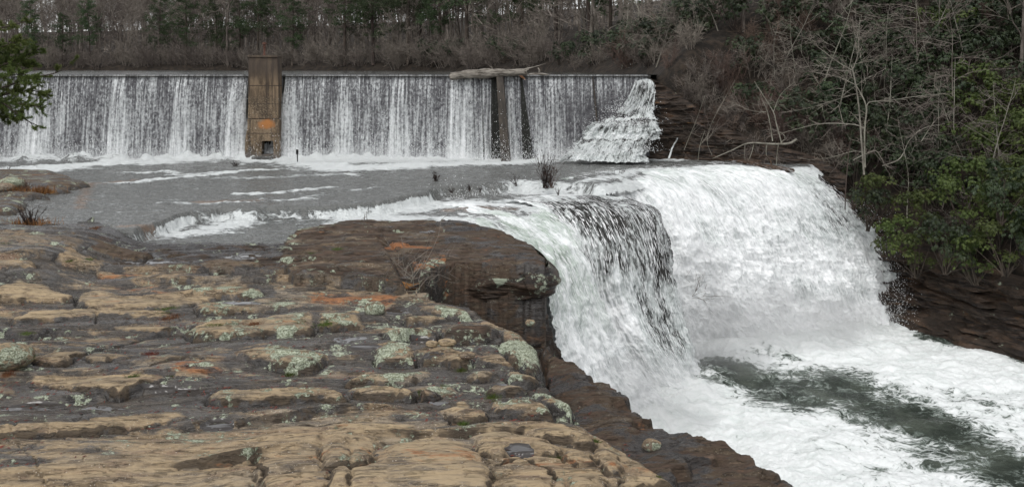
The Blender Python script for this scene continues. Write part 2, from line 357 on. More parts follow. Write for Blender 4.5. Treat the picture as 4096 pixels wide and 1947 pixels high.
M['curtain'] = mat_curtain(); M['concrete'] = mat_concrete()
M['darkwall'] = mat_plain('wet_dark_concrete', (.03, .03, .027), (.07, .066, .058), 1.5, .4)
M['buttress'] = mat_plain('mossy_concrete', (.025, .020, .015), (.062, .050, .038), 2.5, .45, (1, 1, .3))
M['rust'] = mat_plain('rusted_iron', (.05, .022, .015), (.11, .05, .035), 8)
M['iron'] = mat_plain('black_iron', (.012, .012, .012), (.03, .028, .026), 8)
M['hole'] = mat_plain('dark_opening', (.006, .005, .004), (.014, .011, .009), 3)
M['log'] = mat_plain('weathered_wood', (.06, .05, .04), (.27, .245, .21), 2.5, .85, (.6, 4, 4), .8)
M['rotten'] = mat_plain('rotten_wood', (.02, .014, .01), (.09, .055, .035), 3, .8, (1, 4, 4), .6)
M['bark'] = mat_plain('grey_bark', (.075, .062, .050), (.20, .175, .15), 2, .9, (1, 1, .3), .3, .3)
M['darkbark'] = mat_plain('dark_bark', (.03, .024, .02), (.085, .065, .052), 2, .9, (1, 1, .3), .3, .2)
M['palebark'] = mat_plain('pale_bark', (.13, .12, .095), (.27, .255, .21), 1.5, .9, (1, 1, .5), .3, .15)
M['twig'] = mat_plain('grey_twigs', (.115, .095, .080), (.215, .185, .16), .6, .9, (1, 1, 1), 0, .25)
M['redtwig'] = mat_plain('reddish_twigs', (.075, .048, .038), (.150, .105, .085), .6, .9, (1, 1, 1), 0, .25)
M['blacktwig'] = mat_plain('dark_twigs', (.018, .012, .010), (.05, .032, .026), 3, .9, (1, 1, 1), 0)
M['pineneedle'] = mat_leaf('pine_needles', (.022, .038, .016), (.065, .095, .040), .5)
M['nearneedle'] = mat_leaf('near_pine_needles', (.035, .058, .014), (.15, .185, .05), 1.2)
M['rhodo'] = mat_leaf('rhododendron_leaves', (.012, .022, .010), (.052, .072, .030), .5, .38, .15)
M['laurel'] = mat_leaf('bright_laurel_leaves', (.026, .044, .009), (.125, .160, .042), .6, .4, .25)
M['hill'] = mat_plain('leaf_litter_slope', (.010, .008, .006), (.038, .028, .020), 1.4, .95, (1, 1, 1), .8, 0, .2)
M['grass'] = mat_leaf('green_grass', (.03, .05, .008), (.12, .16, .03), 3)
M['drygrass'] = mat_leaf('dry_grass', (.10, .035, .015), (.28, .14, .05), 3)
M['leaf'] = mat_leaf('fallen_leaves', (.07, .015, .01), (.20, .055, .03), 3, .45, .1)
M['spray'] = mat_plain('spray_droplets', (.82, .84, .84), (.9, .9, .9), 1, .6, (1, 1, 1), 0)
exec_marker = 0
# ================================================================== ROCK LEDGE (foreground terrain)
def base_z(y): return -0.42-0.83*sst(39, 28, y)
def gp(u, v, dz=0.0):                  # pixel -> point on the sloping ledge, dz above it
    z = -.5
    for _ in range(12): z = float(base_z(F*(ZC-z)/(v-V0)))+dz
    return unp(u, v, z)
def c1(x, y): return (x*.15257, 300+y*.15257)
def c2(x, y): return (325+x*.15257, 300+y*.15257)
def c4(x, y): return (x*.14297, 150+y*.14297)
def c5(x, y): return (325+x*.14297, 150+y*.14297)
# each slab: crop mapping, outline, thickness (m), lichen, dryness-pale, brown
SL = [
 (c1, [(40,95),(200,50),(420,20),(640,10),(1000,20),(1180,60),(1000,75),(800,60),(640,75),(560,90),(460,95),(240,120),(90,125)], .28, .1, 1, 0),
 (c1, [(20,210),(250,130),(420,100),(640,80),(860,70),(1000,100),(960,120),(760,150),(620,160),(440,180),(240,225)], .2, 0, -1, 0),
 (c1, [(730,150),(900,135),(1050,145),(1180,180),(1120,190),(950,190),(800,180)], .14, .2, 1, 0),
 (c1, [(1200,160),(1400,100),(1700,50),(1950,20),(2060,30),(2060,180),(2000,200),(1780,190),(1560,210),(1400,215),(1250,190)], .42, .55, .6, 0),
 (c1, [(190,350),(350,310),(520,290),(580,300),(560,330),(420,385),(340,390),(240,375)], .24, .15, .8, 0),
 (c1, [(500,360),(700,330),(900,340),(920,360),(760,380),(600,385)], .12, .1, .6, 0),
 (c1, [(200,430),(520,425),(700,440),(900,400),(1000,440),(1090,460),(1110,510),(980,540),(880,560),(800,600),(700,580),(560,560),(300,530),(160,500)], .3, .25, .9, 0),
 (c1, [(1100,440),(1300,410),(1380,460),(1440,490),(1300,510),(1150,515)], .12, .1, .3, 0),
 (c1, [(1530,290),(1650,270),(1900,260),(2060,270),(2150,300),(2080,360),(1960,380),(1840,370),(1700,340),(1560,320)], .45, .8, .6, 0),
 (c1, [(1330,600),(1420,550),(1650,540),(1900,510),(2180,505),(2260,560),(2294,610),(2100,600),(1950,610),(1700,620),(1400,620)], .32, .45, .8, 0),
 (c1, [(-100,840),(0,820),(300,780),(640,740),(900,700),(1180,670),(1260,720),(1100,760),(900,790),(640,830),(400,850),(100,850),(-100,860)], .26, .1, .7, 0),
 (c1, [(1600,830),(1950,740),(2294,790),(2294,1300),(1720,1300),(1650,1000)], .26, .2, .7, 0),
 (c1, [(-200,1120),(0,1080),(300,1040),(700,1000),(1250,1000),(1600,1100),(1700,1400),(-200,1400)], .2, .05, .8, 0),
 (c1, [(200,700),(400,690),(700,650),(500,640),(260,660)], .1, 0, -.5, 0),
 (c2, [(-40,40),(120,35),(230,60),(270,110),(180,130),(60,150),(-40,160)], .4, .8, .8, 0),
 (c2, [(500,90),(600,50),(720,45),(820,75),(700,100),(560,110)], .3, .6, .5, .2),
 (c2, [(560,0),(760,-15),(900,20),(980,70),(900,80),(740,50),(640,30)], .3, .9, .2, .4),
 (c2, [(370,200),(520,120),(640,110),(740,140),(740,190),(600,200),(480,240),(400,235)], .38, .8, .5, .1),
 (c2, [(740,150),(860,110),(1000,110),(1140,130),(1150,170),(1050,200),(900,210),(760,200)], .5, .6, .1, .7),
 (c2, [(860,5),(1000,40),(1150,110),(1300,180),(1400,260),(1425,340),(1400,400),(1330,420),(1260,380),(1200,330),(1150,280),(1150,180),(1000,90)], .35, .9, .1, .3),
 (c2, [(330,280),(420,245),(520,260),(600,320),(610,370),(500,360),(350,360),(330,320)], .32, .8, .5, 0),
 (c2, [(660,290),(760,265),(860,280),(960,310),(970,350),(870,370),(760,340),(620,340)], .36, .4, .8, 0),
 (c2, [(100,500),(250,430),(500,400),(640,380),(700,395),(690,430),(560,460),(350,480),(150,505)], .3, .7, .6, 0),
 (c2, [(120,520),(300,480),(520,475),(580,520),(620,570),(560,600),(400,590),(200,570)], .36, .5, .8, 0),
 (c2, [(560,480),(700,470),(820,470),(890,520),(800,540),(700,570),(620,590),(590,530)], .36, .85, 0, 0),
 (c2, [(980,335),(1150,330),(1260,370),(1280,400),(1130,390),(1000,370)], .2, .3, .3, .2),
 (c2, [(930,420),(1100,410),(1160,450),(1000,480),(920,460)], .3, .6, .4, 0),
 (c2, [(1160,440),(1270,400),(1400,440),(1420,480),(1300,500),(1200,490)], .3, .6, .7, 0),
 (c2, [(1040,500),(1180,470),(1300,510),(1340,550),(1200,560),(1080,540)], .3, .4, .3, .2),
 (c2, [(1340,540),(1450,490),(1540,530),(1570,560),(1650,620),(1630,680),(1500,660),(1420,590)], .35, .8, .6, 0),
 (c2, [(1080,610),(1200,580),(1400,590),(1480,630),(1520,720),(1350,710),(1200,680),(1100,650)], .42, .7, .5, .1),
 (c2, [(740,650),(900,605),(1050,660),(1080,740),(1000,770),(930,740),(840,740)], .34, .3, 1, 0),
 (c2, [(1280,740),(1450,720),(1600,750),(1700,830),(1780,900),(1770,950),(1680,940),(1550,900),(1400,880),(1300,860),(1250,790)], .42, .15, .9, 0),
 (c2, [(-20,700),(250,670),(450,700),(560,720),(620,790),(590,850),(500,880),(380,890),(370,930),(300,970),(330,1030),(290,1090),(150,1120),(-20,1150)], .4, .4, .9, 0),
 (c2, [(380,940),(520,880),(640,800),(830,780),(915,880),(980,960),(1050,1060),(1110,1150),(1100,1300),(-20,1300),(60,1150),(300,1100)], .42, .15, 1, 0),
 (c2, [(1000,760),(1180,780),(1300,860),(1420,900),(1550,960),(1560,1040),(1400,1010),(1250,1010),(1130,1070),(1000,1000),(980,930),(930,870)], .35, .1, .9, 0),
 (c2, [(1540,940),(1680,960),(1750,960),(1770,1080),(1650,1100),(1560,1060)], .35, .15, .8, 0),
 (c2, [(1780,870),(1900,930),(1980,1060),(1940,1150),(1860,1160),(1800,1080),(1760,980)], .38, .2, 1, 0),
 (c2, [(1990,960),(2120,1000),(2260,1080),(2294,1160),(2400,1300),(1900,1300),(1950,1150),(2080,1150)], .4, .2, 1, 0),
 (c2, [(1150,1150),(1480,1130),(1500,1180),(1480,1300),(1120,1300)], .3, .1, .9, 0),
 (c2, [(1580,1150),(1700,1110),(1830,1120),(1860,1190),(1850,1300),(1600,1300)], .35, .1, .9, 0),
 (c4, [(520,990),(640,920),(760,930),(900,990),(1000,960),(1300,930),(1500,940),(1650,990),(1400,1040),(1100,1080),(700,1090),(540,1060)], .22, .15, .8, .1),
 (c4, [(-60,980),(130,920),(340,920),(520,980),(540,1020),(200,1030),(-60,1040)], .25, .1, 1, 0),
 (c4, [(380,820),(500,740),(640,740),(760,790),(640,820),(560,830)], .22, .3, .3, .3),
 (c4, [(620,800),(760,820),(900,870),(700,880)], .15, .1, .4, .2),
 (c4, [(720,650),(840,640),(980,670),(1090,700),(1000,730),(850,720),(600,710)], .3, .1, .2, .6),
 (c4, [(1140,720),(1300,695),(1310,710),(1180,725)], .15, .1, 0, .6),
 (c4, [(1240,950),(1560,900),(1700,910),(1830,940),(1850,980),(1700,1000),(1400,990)], .28, .75, .4, 0),
 (c4, [(1350,1050),(1560,1010),(1900,1000),(2080,1010),(2130,1040),(2000,1070),(1700,1090),(1400,1110)], .3, .8, .4, 0),
 (c4, [(1370,770),(1500,730),(1700,720),(1800,760),(1850,800),(1500,860)], .2, .3, 0, .5),
 (c4, [(2000,760),(2150,730),(2448,750),(2448,800),(2200,810),(2050,800)], .2, .6, 0, .6),
 (c4, [(-60,800),(200,850),(300,880),(-60,900)], .2, .1, .3, .2),
 (c4, [(180,600),(420,580),(480,600),(300,630)], .15, .1, .3, .4),
]
SHELF = [  # rocks of the left shelf standing out of the river
 ([(-300,150),(200,152),(400,160),(480,190),(620,240),(540,262),(330,272),(160,275),(-300,270)], .42),
 ([(160,270),(440,265),(500,285),(420,297),(160,307)], .30),
 ([(-300,300),(330,310),(330,332),(200,342),(-300,340)], .40),
 ([(-300,340),(170,350),(190,410),(100,438),(-300,440)], .42),
 ([(-300,450),(150,480),(165,540),(-300,545)], .22),
]
Apx = [(-400,248),(40,242),(90,236),(150,242),(300,243),(330,232),(345,224),(380,224),(400,223),(415,222),(436,262),(425,280),(420,290),(437,294),(469,300),(497,314),(513,322),(533,336),(543,350),(541,364),(557,378),(573,392),(585,402),(600,416),(624,433),(652,449),(676,469),(690,488),(712,540),(720,640),(-400,640)]
Apoly = [gp(*p, .28 if 420 < p[0] < 720 else 0.) for p in Apx]
Lpx = [(541,350),(560,360),(577,368),(590,378),(610,386),(628,398),(634,412),(655,424),(672,437),(700,435),(716,440),(740,455),(767,469),(802,488),(850,512),(900,560),(900,680),(600,680),(560,420)]
Lpoly = [unp(u, v, -3.0) for u, v in Lpx]
Bpx = [(300,228),(345,223),(400,222.5),(450,221),(480,226),(510,236),(535,248),(545,261),(546,268),(500,266),(455,264),(432,270),(416,284),(395,281),(340,276),(295,277),(280,262),(285,240)]
Bpoly = [unp(u, v, -.5) for u, v in Bpx]
us = np.arange(-230, 860, 1.15)
vs = np.concatenate([np.arange(640, 486, -6.0), np.arange(486, 225, -.42), np.arange(225, 166, -.6)])
U, V = np.meshgrid(us, vs)
Yg = F*(ZC+.85)/(V-V0); Xg = (U-512)*Yg/F
wx = Xg+.18*fbm(Xg*1.1, Yg*1.1, 3, 5)+.5*fbm(Xg*.3, Yg*.3, 2, 6); wy = Yg+.28*fbm(Xg*.9+9, Yg*.9, 3, 7)
cracky = fbm(Xg*3, Yg*5, 3, 31)
bz = base_z(Yg)+.62*sst(-14.6,-17.2,Xg)*sst(30,37,Yg)
# natural bedding: long low ledges dipping away, breaking towards the camera
q = -Yg*.40+Xg*.06+1.6*fbm(Xg*.07, Yg*.22, 4, 11, .42)
saw = q-np.floor(q); step_h = .17
terr = step_h*(.35+1.1*sst(-.25,.3,fbm(Xg*.12+3, Yg*.3, 2, 12)))*(saw*(1-sst(.955, 1.0, saw)))
q2 = -Yg*1.1+Xg*.14+1.5*fbm(Xg*.16+4, Yg*.5, 3, 21, .4); s2 = q2-np.floor(q2)
terr2 = .06*(s2*(1-sst(.9, 1, s2)))
HA = bz+terr+terr2+.16*fbm(Xg*.16, Yg*.35, 3, 3)+.022*fbm(Xg*1.0, Yg*2.8, 4, 9)+.010*fbm(Xg*4, Yg*9, 3, 19)-.05+.22*sst(405, 440, V)*sst(180, 300, U)
wet = np.full(Xg.shape, .62)+.5*fbm(Xg*.14, Yg*.45, 3, 13)
far = sst(250, 330, V)
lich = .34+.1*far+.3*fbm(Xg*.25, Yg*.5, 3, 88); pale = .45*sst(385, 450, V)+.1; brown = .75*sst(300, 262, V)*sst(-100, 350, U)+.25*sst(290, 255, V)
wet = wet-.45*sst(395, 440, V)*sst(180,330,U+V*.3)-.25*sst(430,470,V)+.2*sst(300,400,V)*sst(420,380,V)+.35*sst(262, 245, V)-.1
oran = .1+.35*sst(.2, .5, fbm(Xg*.2+7, Yg*.5, 3, 77)); puddle = np.zeros_like(Xg); moss = np.zeros_like(Xg)
cover = np.zeros_like(Xg)
for i, (cf, P, h, li, pa, br) in enumerate(SL):
    pts = np.array([gp(*cf(*p), h*.75) for p in P])
    x0, x1, y0, y1 = pts[:, 0].min()-1, pts[:, 0].max()+1, pts[:, 1].min()-1, pts[:, 1].max()+1
    m = (Xg > x0) & (Xg < x1) & (Yg > y0) & (Yg < y1)
    if not m.any(): continue
    sx, sy = Xg[m]+.12*fbm(Xg[m]*1.8, Yg[m]*1.8, 3, 40+i)+.03*cracky[m], Yg[m]+.16*fbm(Xg[m]*1.4, Yg[m]*1.8, 3, 90+i)+.04*cracky[m]
    sd = sdpoly(sx, sy, pts)
    y0s, y1s = pts[:, 1].min(), pts[:, 1].max(); tf = np.clip((y1s-Yg[m])/(y1s-y0s), 0, 1)   # 0 at the far edge, 1 at the near one
    r = (.08+.16*h)*(1+3.5*(1-tf)**1.5)
    prof = np.where(sd > 0, 1-np.exp(-np.clip(sd, 0, 9)/r*1.6), 0)
    strat = .95+.05*np.sign(np.sin(prof*9))*sst(.95, .7, prof)
    crev = -.24*np.exp(-((sd+.02)/.045)**2)*sst(.25, .8, tf)*(.55+.9*cracky[m])
    HA[m] += h*.92*(.22+.78*tf**.8)*(1-.35*sst(410, 440, V[m]))*prof*strat+crev*(1-.5*sst(410, 440, V[m]))-(terr[m]*.5)*prof
    f = sst(-.02, .10+.5*(1-tf).max()*0+.35*(1-tf), sd+.10*cracky[m]); nb = np.exp(-(np.clip(-sd, 0, 9)/.35)**2)*(sd < 0)*.35*tf; wet[m] = wet[m]+nb
    cover[m] = np.maximum(cover[m], f)
    wet[m] = wet[m]*(1-f)+f*((.85 if pa < 0 else .10-.05*pa)+.25*np.exp(-np.clip(sd,0,9)/.12)*tf)
    lich[m] = lich[m]*(1-f)+f*min(li*1.1, .95); pale[m] = pale[m]*(1-f)+f*max(pa, 0); brown[m] = brown[m]*(1-f)+f*br
for P, wd, dp in ((([c1(1110,190),c1(950,215),c1(860,250),c1(780,285),c1(600,325),c1(480,365)]), .05, .25), ([c1(1640,1000),c1(1690,1100),c1(1730,1224)], .035, .15), ([c1(1000,405),c1(1150,380),c1(1290,365)], .05, .25), ([c1(630,80),c1(632,150)], .03, .12),
                  ([c1(1980,775),c1(2290,770),c2(200,770)], .06, .2), ([c2(1120,1150),c2(1300,1100),c2(1480,1190),c2(1520,1260)], .03, .12), ([c2(1480,765),c2(1620,850),c2(1700,900)], .03, .1), ([c2(2080,1000),c2(2150,1060),c2(2260,1110)], .03, .12), ([c1(0,330),c1(120,270),c1(300,250)], .05, .2), ([c1(60,900),c1(200,1000),c1(330,1224)], .02, .06), ([c4(800,990),c4(900,985),c4(1020,1000)], .08, .3), ([c4(1220,910),c4(1420,905)], .05, .2)):
    d, _ = dline(Xg+.10*cracky, Yg+.08*cracky, [gp(*q_, .1) for q_ in P]); HA -= dp*np.exp(-(d/wd)**2)
cn = fbm(Xg*.25+3, Yg*.8, 4, 301, .5); cn2 = fbm(Xg*.6-Yg*.3, Yg*1.2+Xg*.3, 3, 305, .45)
fr = sst(-.2, .2, fbm(Xg*.2, Yg*.4, 2, 309))
HA -= (1-.4*sst(390, 430, V))*.10*np.exp(-(cn/.018)**2)*sst(.35, .7, fr)+.05*np.exp(-(cn2/.015)**2)*(1-fr)
# level B (block) on top
sdB = sdpoly(Xg+.1*fbm(Xg*2, Yg*2, 3, 50), Yg+.12*fbm(Xg*2+5, Yg*2, 3, 51), Bpoly)
fB = sst(-.05, .12, sdB)
HB = -.50+.2*(1-np.exp(-np.clip(sdB, 0, 9)/.7))+.05*terr/.16+.05*fbm(Xg*.4, Yg*.9, 3, 61)+terr2*.6
brown = brown*(1-fB)+fB*(.62+.3*fbm(Xg*.5, Yg*1.2, 2, 8)); lich = lich*(1-fB)+fB*(.2+.5*sst(.25, .6, fbm(Xg*.4, Yg, 3, 63))+.35*sst(1.2, .1, sdB)); pale = pale*(1-fB); wet = wet*(1-fB)+fB*.32
# diagonal crack through the block
dC, tC = dline(Xg, Yg, [unp(378,242,-.5), unp(388,250,-.5), unp(398,262,-.5), unp(410,275,-.5), unp(418,286,-.6)])
HB = HB-1.1*np.exp(-(dC/(.06+.25*tC))**2)
oran = np.maximum(oran, 1.0*np.exp(-(dline(Xg, Yg, [unp(392,250,-.5), unp(425,252,-.5)])[0]/.5)**2))
oran = np.maximum(oran, .8*np.exp(-(dline(Xg, Yg, [unp(425,268,-.5), unp(445,262,-.5)])[0]/.5)**2))
oran = np.maximum(oran, 1.1*np.exp(-(dline(Xg, Yg, [gp(320,298), gp(385,299)])[0]/.5)**2))
oran = np.maximum(oran, .9*np.exp(-(dline(Xg, Yg, [gp(185,367), gp(205,370)])[0]/.45)**2))
oran = np.maximum(oran, .6*np.exp(-(dline(Xg, Yg, [gp(100,278), gp(130,276)])[0]/.7)**2))
# lower terrace
sdL = sdpoly(Xg+.25*fbm(Xg*.9, Yg*.9, 4, 52), Yg+.3*fbm(Xg*.9+5, Yg*.9, 4, 53), Lpoly)
qL = Xg*.55+Yg*.12+1.3*fbm(Xg*.35, Yg*.5, 4, 55); sL = qL-np.floor(qL)
HL = -3.1-.38*sL*0+.32*(1-np.exp(-np.clip(sdL, 0, 9)/.8))+.3*(sL*(1-sst(.88, 1, sL)))+.22*fbm(Xg*.5, Yg*.9, 4, 56)+.06*fbm(Xg*2.5, Yg*5, 3, 57)-.05
def drop(d, a): return np.where(d < 0, a*(-d)+.15*np.sin(-d*14), 0)
sdA = sdpoly(Xg+.12*fbm(Xg*1.5, Yg*1.5, 3, 58), Yg+.15*fbm(Xg*1.5+3, Yg*1.5, 3, 59), Apoly)
roll = -.35*np.exp(-np.clip(sdA, 0, 9)/.35)*sst(-2, 2, Xg)
HA2 = np.where(sdA > 0, HA+roll, np.minimum(HA, bz)-.35)-drop(sdA, np.where((Xg > -4.5) & (Yg > 31.5) & (Yg < 48), 60, 5))
HB = HB-.07*np.exp(-(cn/.02)**2)+.04*np.sign(cn2)*(1-np.exp(-(cn2/.03)**2))
HB2 = np.where(sdB > 0, HB, -.62)-drop(sdB, 60)
HL2 = HL-drop(sdL, 6)
# river bed where water runs
LIP0 = [unp(u, v, -.1) for u, v in [(330,300),(400,226),(430,219),(460,212.7),(490,208),(520,204.4),(545,201.9),(556,196),(562,190.5),(578,189.5),(600,187.5),(620,183),(640,178),(670,174),(722,171.5),(762,169.6),(800,168.1),(812,167.6),(818,163),(832,157),(905,100),(-200,100),(-200,300)]]
sdR = sdpoly(Xg, Yg, LIP0)
Rbed = np.where((sdR > .4) & (sdA < .6), -.95, -99)
SH = np.full(Xg.shape, -99.0)
for k, (P, h) in enumerate(SHELF):
    pts = [unp(*c4(*p), .1) for p in P]
    sd = sdpoly(Xg+.35*fbm(Xg*.5, Yg*.5, 4, 70+k), Yg+.3*fbm(Xg*.5+8, Yg*.7, 4, 75+k), pts)
    hh = np.where(sd > -.1, -.02+h*(1-np.exp(-np.clip(sd, 0, 9)/.3))+.08*fbm(Xg*.6, Yg*1.4, 3, 80+k), -.2+sd*3)
    SH = np.maximum(SH, hh)
isL = HL2 > HA2
Z = np.maximum.reduce([HA2, HB2, HL2, Rbed, SH])
shm = sst(.0, .1, SH-np.maximum(HA2, Rbed))
brown = brown*(1-shm)+shm*.55; wet = wet*(1-shm)+shm*.50; lich = lich*(1-shm)+shm*.5; pale = pale*(1-shm)+.3*shm
low = sst(0, .4, HL2-HA2)
brown = np.where(low > .5, .62, brown); pale = np.where(low > .5, .0, pale); wet = np.where(low > .5, .42+.8*fbm(Xg*.4, Yg*.6, 3, 14), wet); lich = np.where(low > .5, .1, lich); oran = np.where(low > .5, .08+.45*fbm(Xg*.7, Yg, 3, 4), oran)
PUD = [(c2,1280,1090,95,42),(c2,640,265,90,16),(c2,1790,742,85,20),(c2,700,372,70,14),(c2,1190,690,70,20),(c1,1250,612,130,24),(c1,1050,600,130,12),(c1,200,690,260,26),(c1,650,720,160,14),(c2,480,70,90,30),(c1,1600,45,150,16),(c2,230,575,50,12),(c2,270,340,110,12),(c2,740,670,70,24),(c4,1700,750,110,26),(c4,900,800,160,14),(c4,1150,780,160,12),(c2,180,290,110,16),(c2,1150,560,80,10),(c1,2250,300,60,26),(c2,2000,860,60,16),(c1,1430,800,110,30),(c5,720,600,60,8)]
for cf, cx, cy, rx, ry in PUD:
    a = gp(*cf(cx, cy)); b = gp(*cf(cx+rx, cy)); c = gp(*cf(cx, cy-ry))
    e = np.sqrt(((Xg-a[0]+.1*cracky)/(b[0]-a[0]))**2+((Yg-a[1])/(c[1]-a[1]))**2)+.35*fbm(Xg*1.2, Yg*1.8, 3, 44)
    f = sst(1.25, .8, e)
    if not (f > 0).any(): continue
    zl = np.percentile(Z[f > .5], 35) if (f > .5).any() else a[2]
    Z = Z*(1-f)+f*np.minimum(Z, zl-.0); puddle = np.maximum(puddle, f*.9); wet = np.maximum(wet, f)
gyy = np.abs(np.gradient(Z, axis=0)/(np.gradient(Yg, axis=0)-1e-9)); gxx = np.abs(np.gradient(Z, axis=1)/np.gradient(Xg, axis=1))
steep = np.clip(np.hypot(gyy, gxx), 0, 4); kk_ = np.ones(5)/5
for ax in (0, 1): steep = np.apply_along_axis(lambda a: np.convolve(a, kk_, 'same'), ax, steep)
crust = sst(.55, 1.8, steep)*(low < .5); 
keep = (Z > -11.5); keep_ledge = keep
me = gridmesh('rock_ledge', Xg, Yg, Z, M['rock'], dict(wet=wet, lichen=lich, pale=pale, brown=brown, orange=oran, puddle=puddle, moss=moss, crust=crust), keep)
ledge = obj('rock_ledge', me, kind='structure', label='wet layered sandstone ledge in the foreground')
def zgrid(x, y):                       # bilinear height of the ledge mesh at many points
    u = 512+x*F/y; v = V0+F*(ZC+.85)/y
    iu = np.clip(np.interp(u, us, np.arange(len(us))), 0, len(us)-1.01); iv = np.clip(np.interp(-v, -vs, np.arange(len(vs))), 0, len(vs)-1.01)
    a = iu.astype(int); b = iv.astype(int); fa = iu-a; fb = iv-b
    return (Z[b, a]*(1-fa)+Z[b, a+1]*fa)*(1-fb)+(Z[b+1, a]*(1-fa)+Z[b+1, a+1]*fa)*fb
def ground_z(x, y):                    # nearest grid height
    u = 512+x*F/y; v = V0+F*(ZC+.85)/y
    return float(Z[int(np.argmin(abs(vs-v))), int(np.argmin(abs(us-u)))])
# ---- ragged front face of the dark block, dropping into the gorge
def cliff_band(name, top, depth, prof, ns, nz, seed, mat, amp=.35, lic=.3, org=.1, curve=1.0, **k):
    T = spl(top, ns); d = np.gradient(T[:, :2], axis=0); d /= np.linalg.norm(d, axis=1)[:, None]+1e-9
    nr = np.stack([d[:, 1], -d[:, 0]], 1)
    kk = np.ones(9)/9; nr = np.stack([np.convolve(np.pad(nr[:, i], 4, 'edge'), kk, 'valid') for i in (0, 1)], 1)
    L = np.r_[0, np.cumsum(np.linalg.norm(np.diff(T, axis=0), axis=1))]
    t = np.linspace(0, 1, nz)**curve; Sg, Tg = np.meshgrid(L, t*depth)
    off = prof(Sg/L[-1], Tg)
    Zd = T[:, 2].max()-T[None, :, 2]+Tg; bed = fbm(Sg*.12+seed, Zd*.9, 3, seed); lay = np.floor(bed*4+Zd*1.9)
    blocky = (_hash(np.floor(lay), np.floor(Sg*.32+lay*.37+.6*fbm(Sg, Tg, 2, seed+9)), seed)/65536.)-.5
    lrow = (_hash(np.floor(lay), np.zeros_like(lay), seed+1)/65536.)-.5
    off = off+amp*(blocky*.45+lrow*.75+fbm(Sg*.3, Zd*.7, 3, seed+3)*.8+.20*fbm(Sg*1.6, Zd*6, 4, seed+4))*sst(0, .5, Tg)
    X = T[None, :, 0]+nr[None, :, 0]*off; Y = T[None, :, 1]+nr[None, :, 1]*off; Zz = T[None, :, 2]-Tg
    at = dict(lichen=lic(Sg/L[-1], Tg) if callable(lic) else np.full(X.shape, lic), orange=org(Sg/L[-1], Tg) if callable(org) else np.full(X.shape, org))
    return obj(name, gridmesh(name, X, Y, Zz, mat, at), **k)
topB = [unp(395,279,-.6), unp(415,283,-.75), unp(424,276,-.62), unp(432,269,-.58), unp(455,263.5,-.56), unp(500,265.5,-.56), unp(535,268,-.56), unp(546.5,266,-.56), unp(546,259,-.56), unp(535,248,-.56), unp(510,236,-.56), unp(480,226.5,-.56), unp(450,222,-.56)]
cliff_band('rock_cliff', topB, 10.5,
    lambda s, t: .02+.22*(1-np.exp(-t/.15))-.45*sst(.5, 1.6, t)*sst(.2, .5, s)+np.clip(t-1.4, 0, 9)*(.12+.34*sst(.45, .60, s)*sst(1, .7, s))-.3*sst(0, .6, t)*sst(.25, .1, s),
    520, 420, 3, M['cliff'], .5, lambda s, t: .12+.5*sst(2.4, .2, t)*sst(.12, .3, s)+.15*fbm(s*9, t, 2, 4),
    lambda s, t: .05+.75*sst(.3, .12, s)*sst(2, .2, t), kind='structure', label='dark lichen-spotted cliff face beside the chute')
# ================================================================== WATER
U, V = np.meshgrid(np.arange(-90, 905, 1.2), np.concatenate([np.arange(268, 158, -.35), np.arange(158, 150, -.5)]))
Yr = F*(ZC+.1)/(V-V0); Xr = (U-512)*Yr/F
def Wp(P, z=0): return [unp(u, v, z) for u, v in P]
LOW = Wp([(80,238),(100,235),(135,233),(160,226),(180,218),(192,215.5),(225,213),(260,212.5),(330,211),(380,207),(420,199),(437,191),(470,188),(520,185),(575,187),(600,190),(640,200),(640,260),(560,300),(100,300)], -.2)
sd = sdpoly(Xr+.25*fbm(Xr*.7, Yr*.7, 3, 1), Yr+.3*fbm(Xr*.7+3, Yr*.7, 3, 2), LOW)
lowf = sst(-.2, .15, sd)
far = lambda P, z=0: dline(Xr+.25*fbm(Xr*.6, Yr*.6, 3, 5), Yr+.35*fbm(Xr*.6+7, Yr*.6, 3, 6), Wp(P, z))[0]
wat = -.60*lowf+.05*fbm(Xr*.35, Yr*.5, 3, 20)+.085*fbm(Xr*.9, Yr*2.4, 4, 21)+.03*fbm(Xr*3, Yr*8, 3, 22)
# rounded humps of hidden rock under the sliding water
def hump(P, w, h):
    global wat
    d = far(P); wat = wat+h*np.exp(-(d/w)**2); return np.exp(-(d/w)**2)
hump([(590,178),(620,174),(650,172),(690,172)], 1.1, .22); hump([(600,186),(640,184),(670,186)], .8, .2); hump([(700,172),(735,168),(765,170)], 1.2, .25)
b1 = hump([(450,200),(480,198),(520,199)], .8, .18); b2 = hump([(560,202),(610,204),(635,210)], .9, .25)
hump([(240,206),(330,204),(400,197)], 1.1, .12)
b0 = np.exp(-(far([(200,202),(235,201),(258,200)])/.6)**2)+np.exp(-(far([(105,183),(130,180)])/.6)**2)+.9*np.exp(-(far([(120,226),(150,224)])/.6)**2)+.8*np.exp(-(far([(80,208),(90,182)])/.5)**2)+.5*np.exp(-(far([(170,172),(185,173)])/.4)**2)
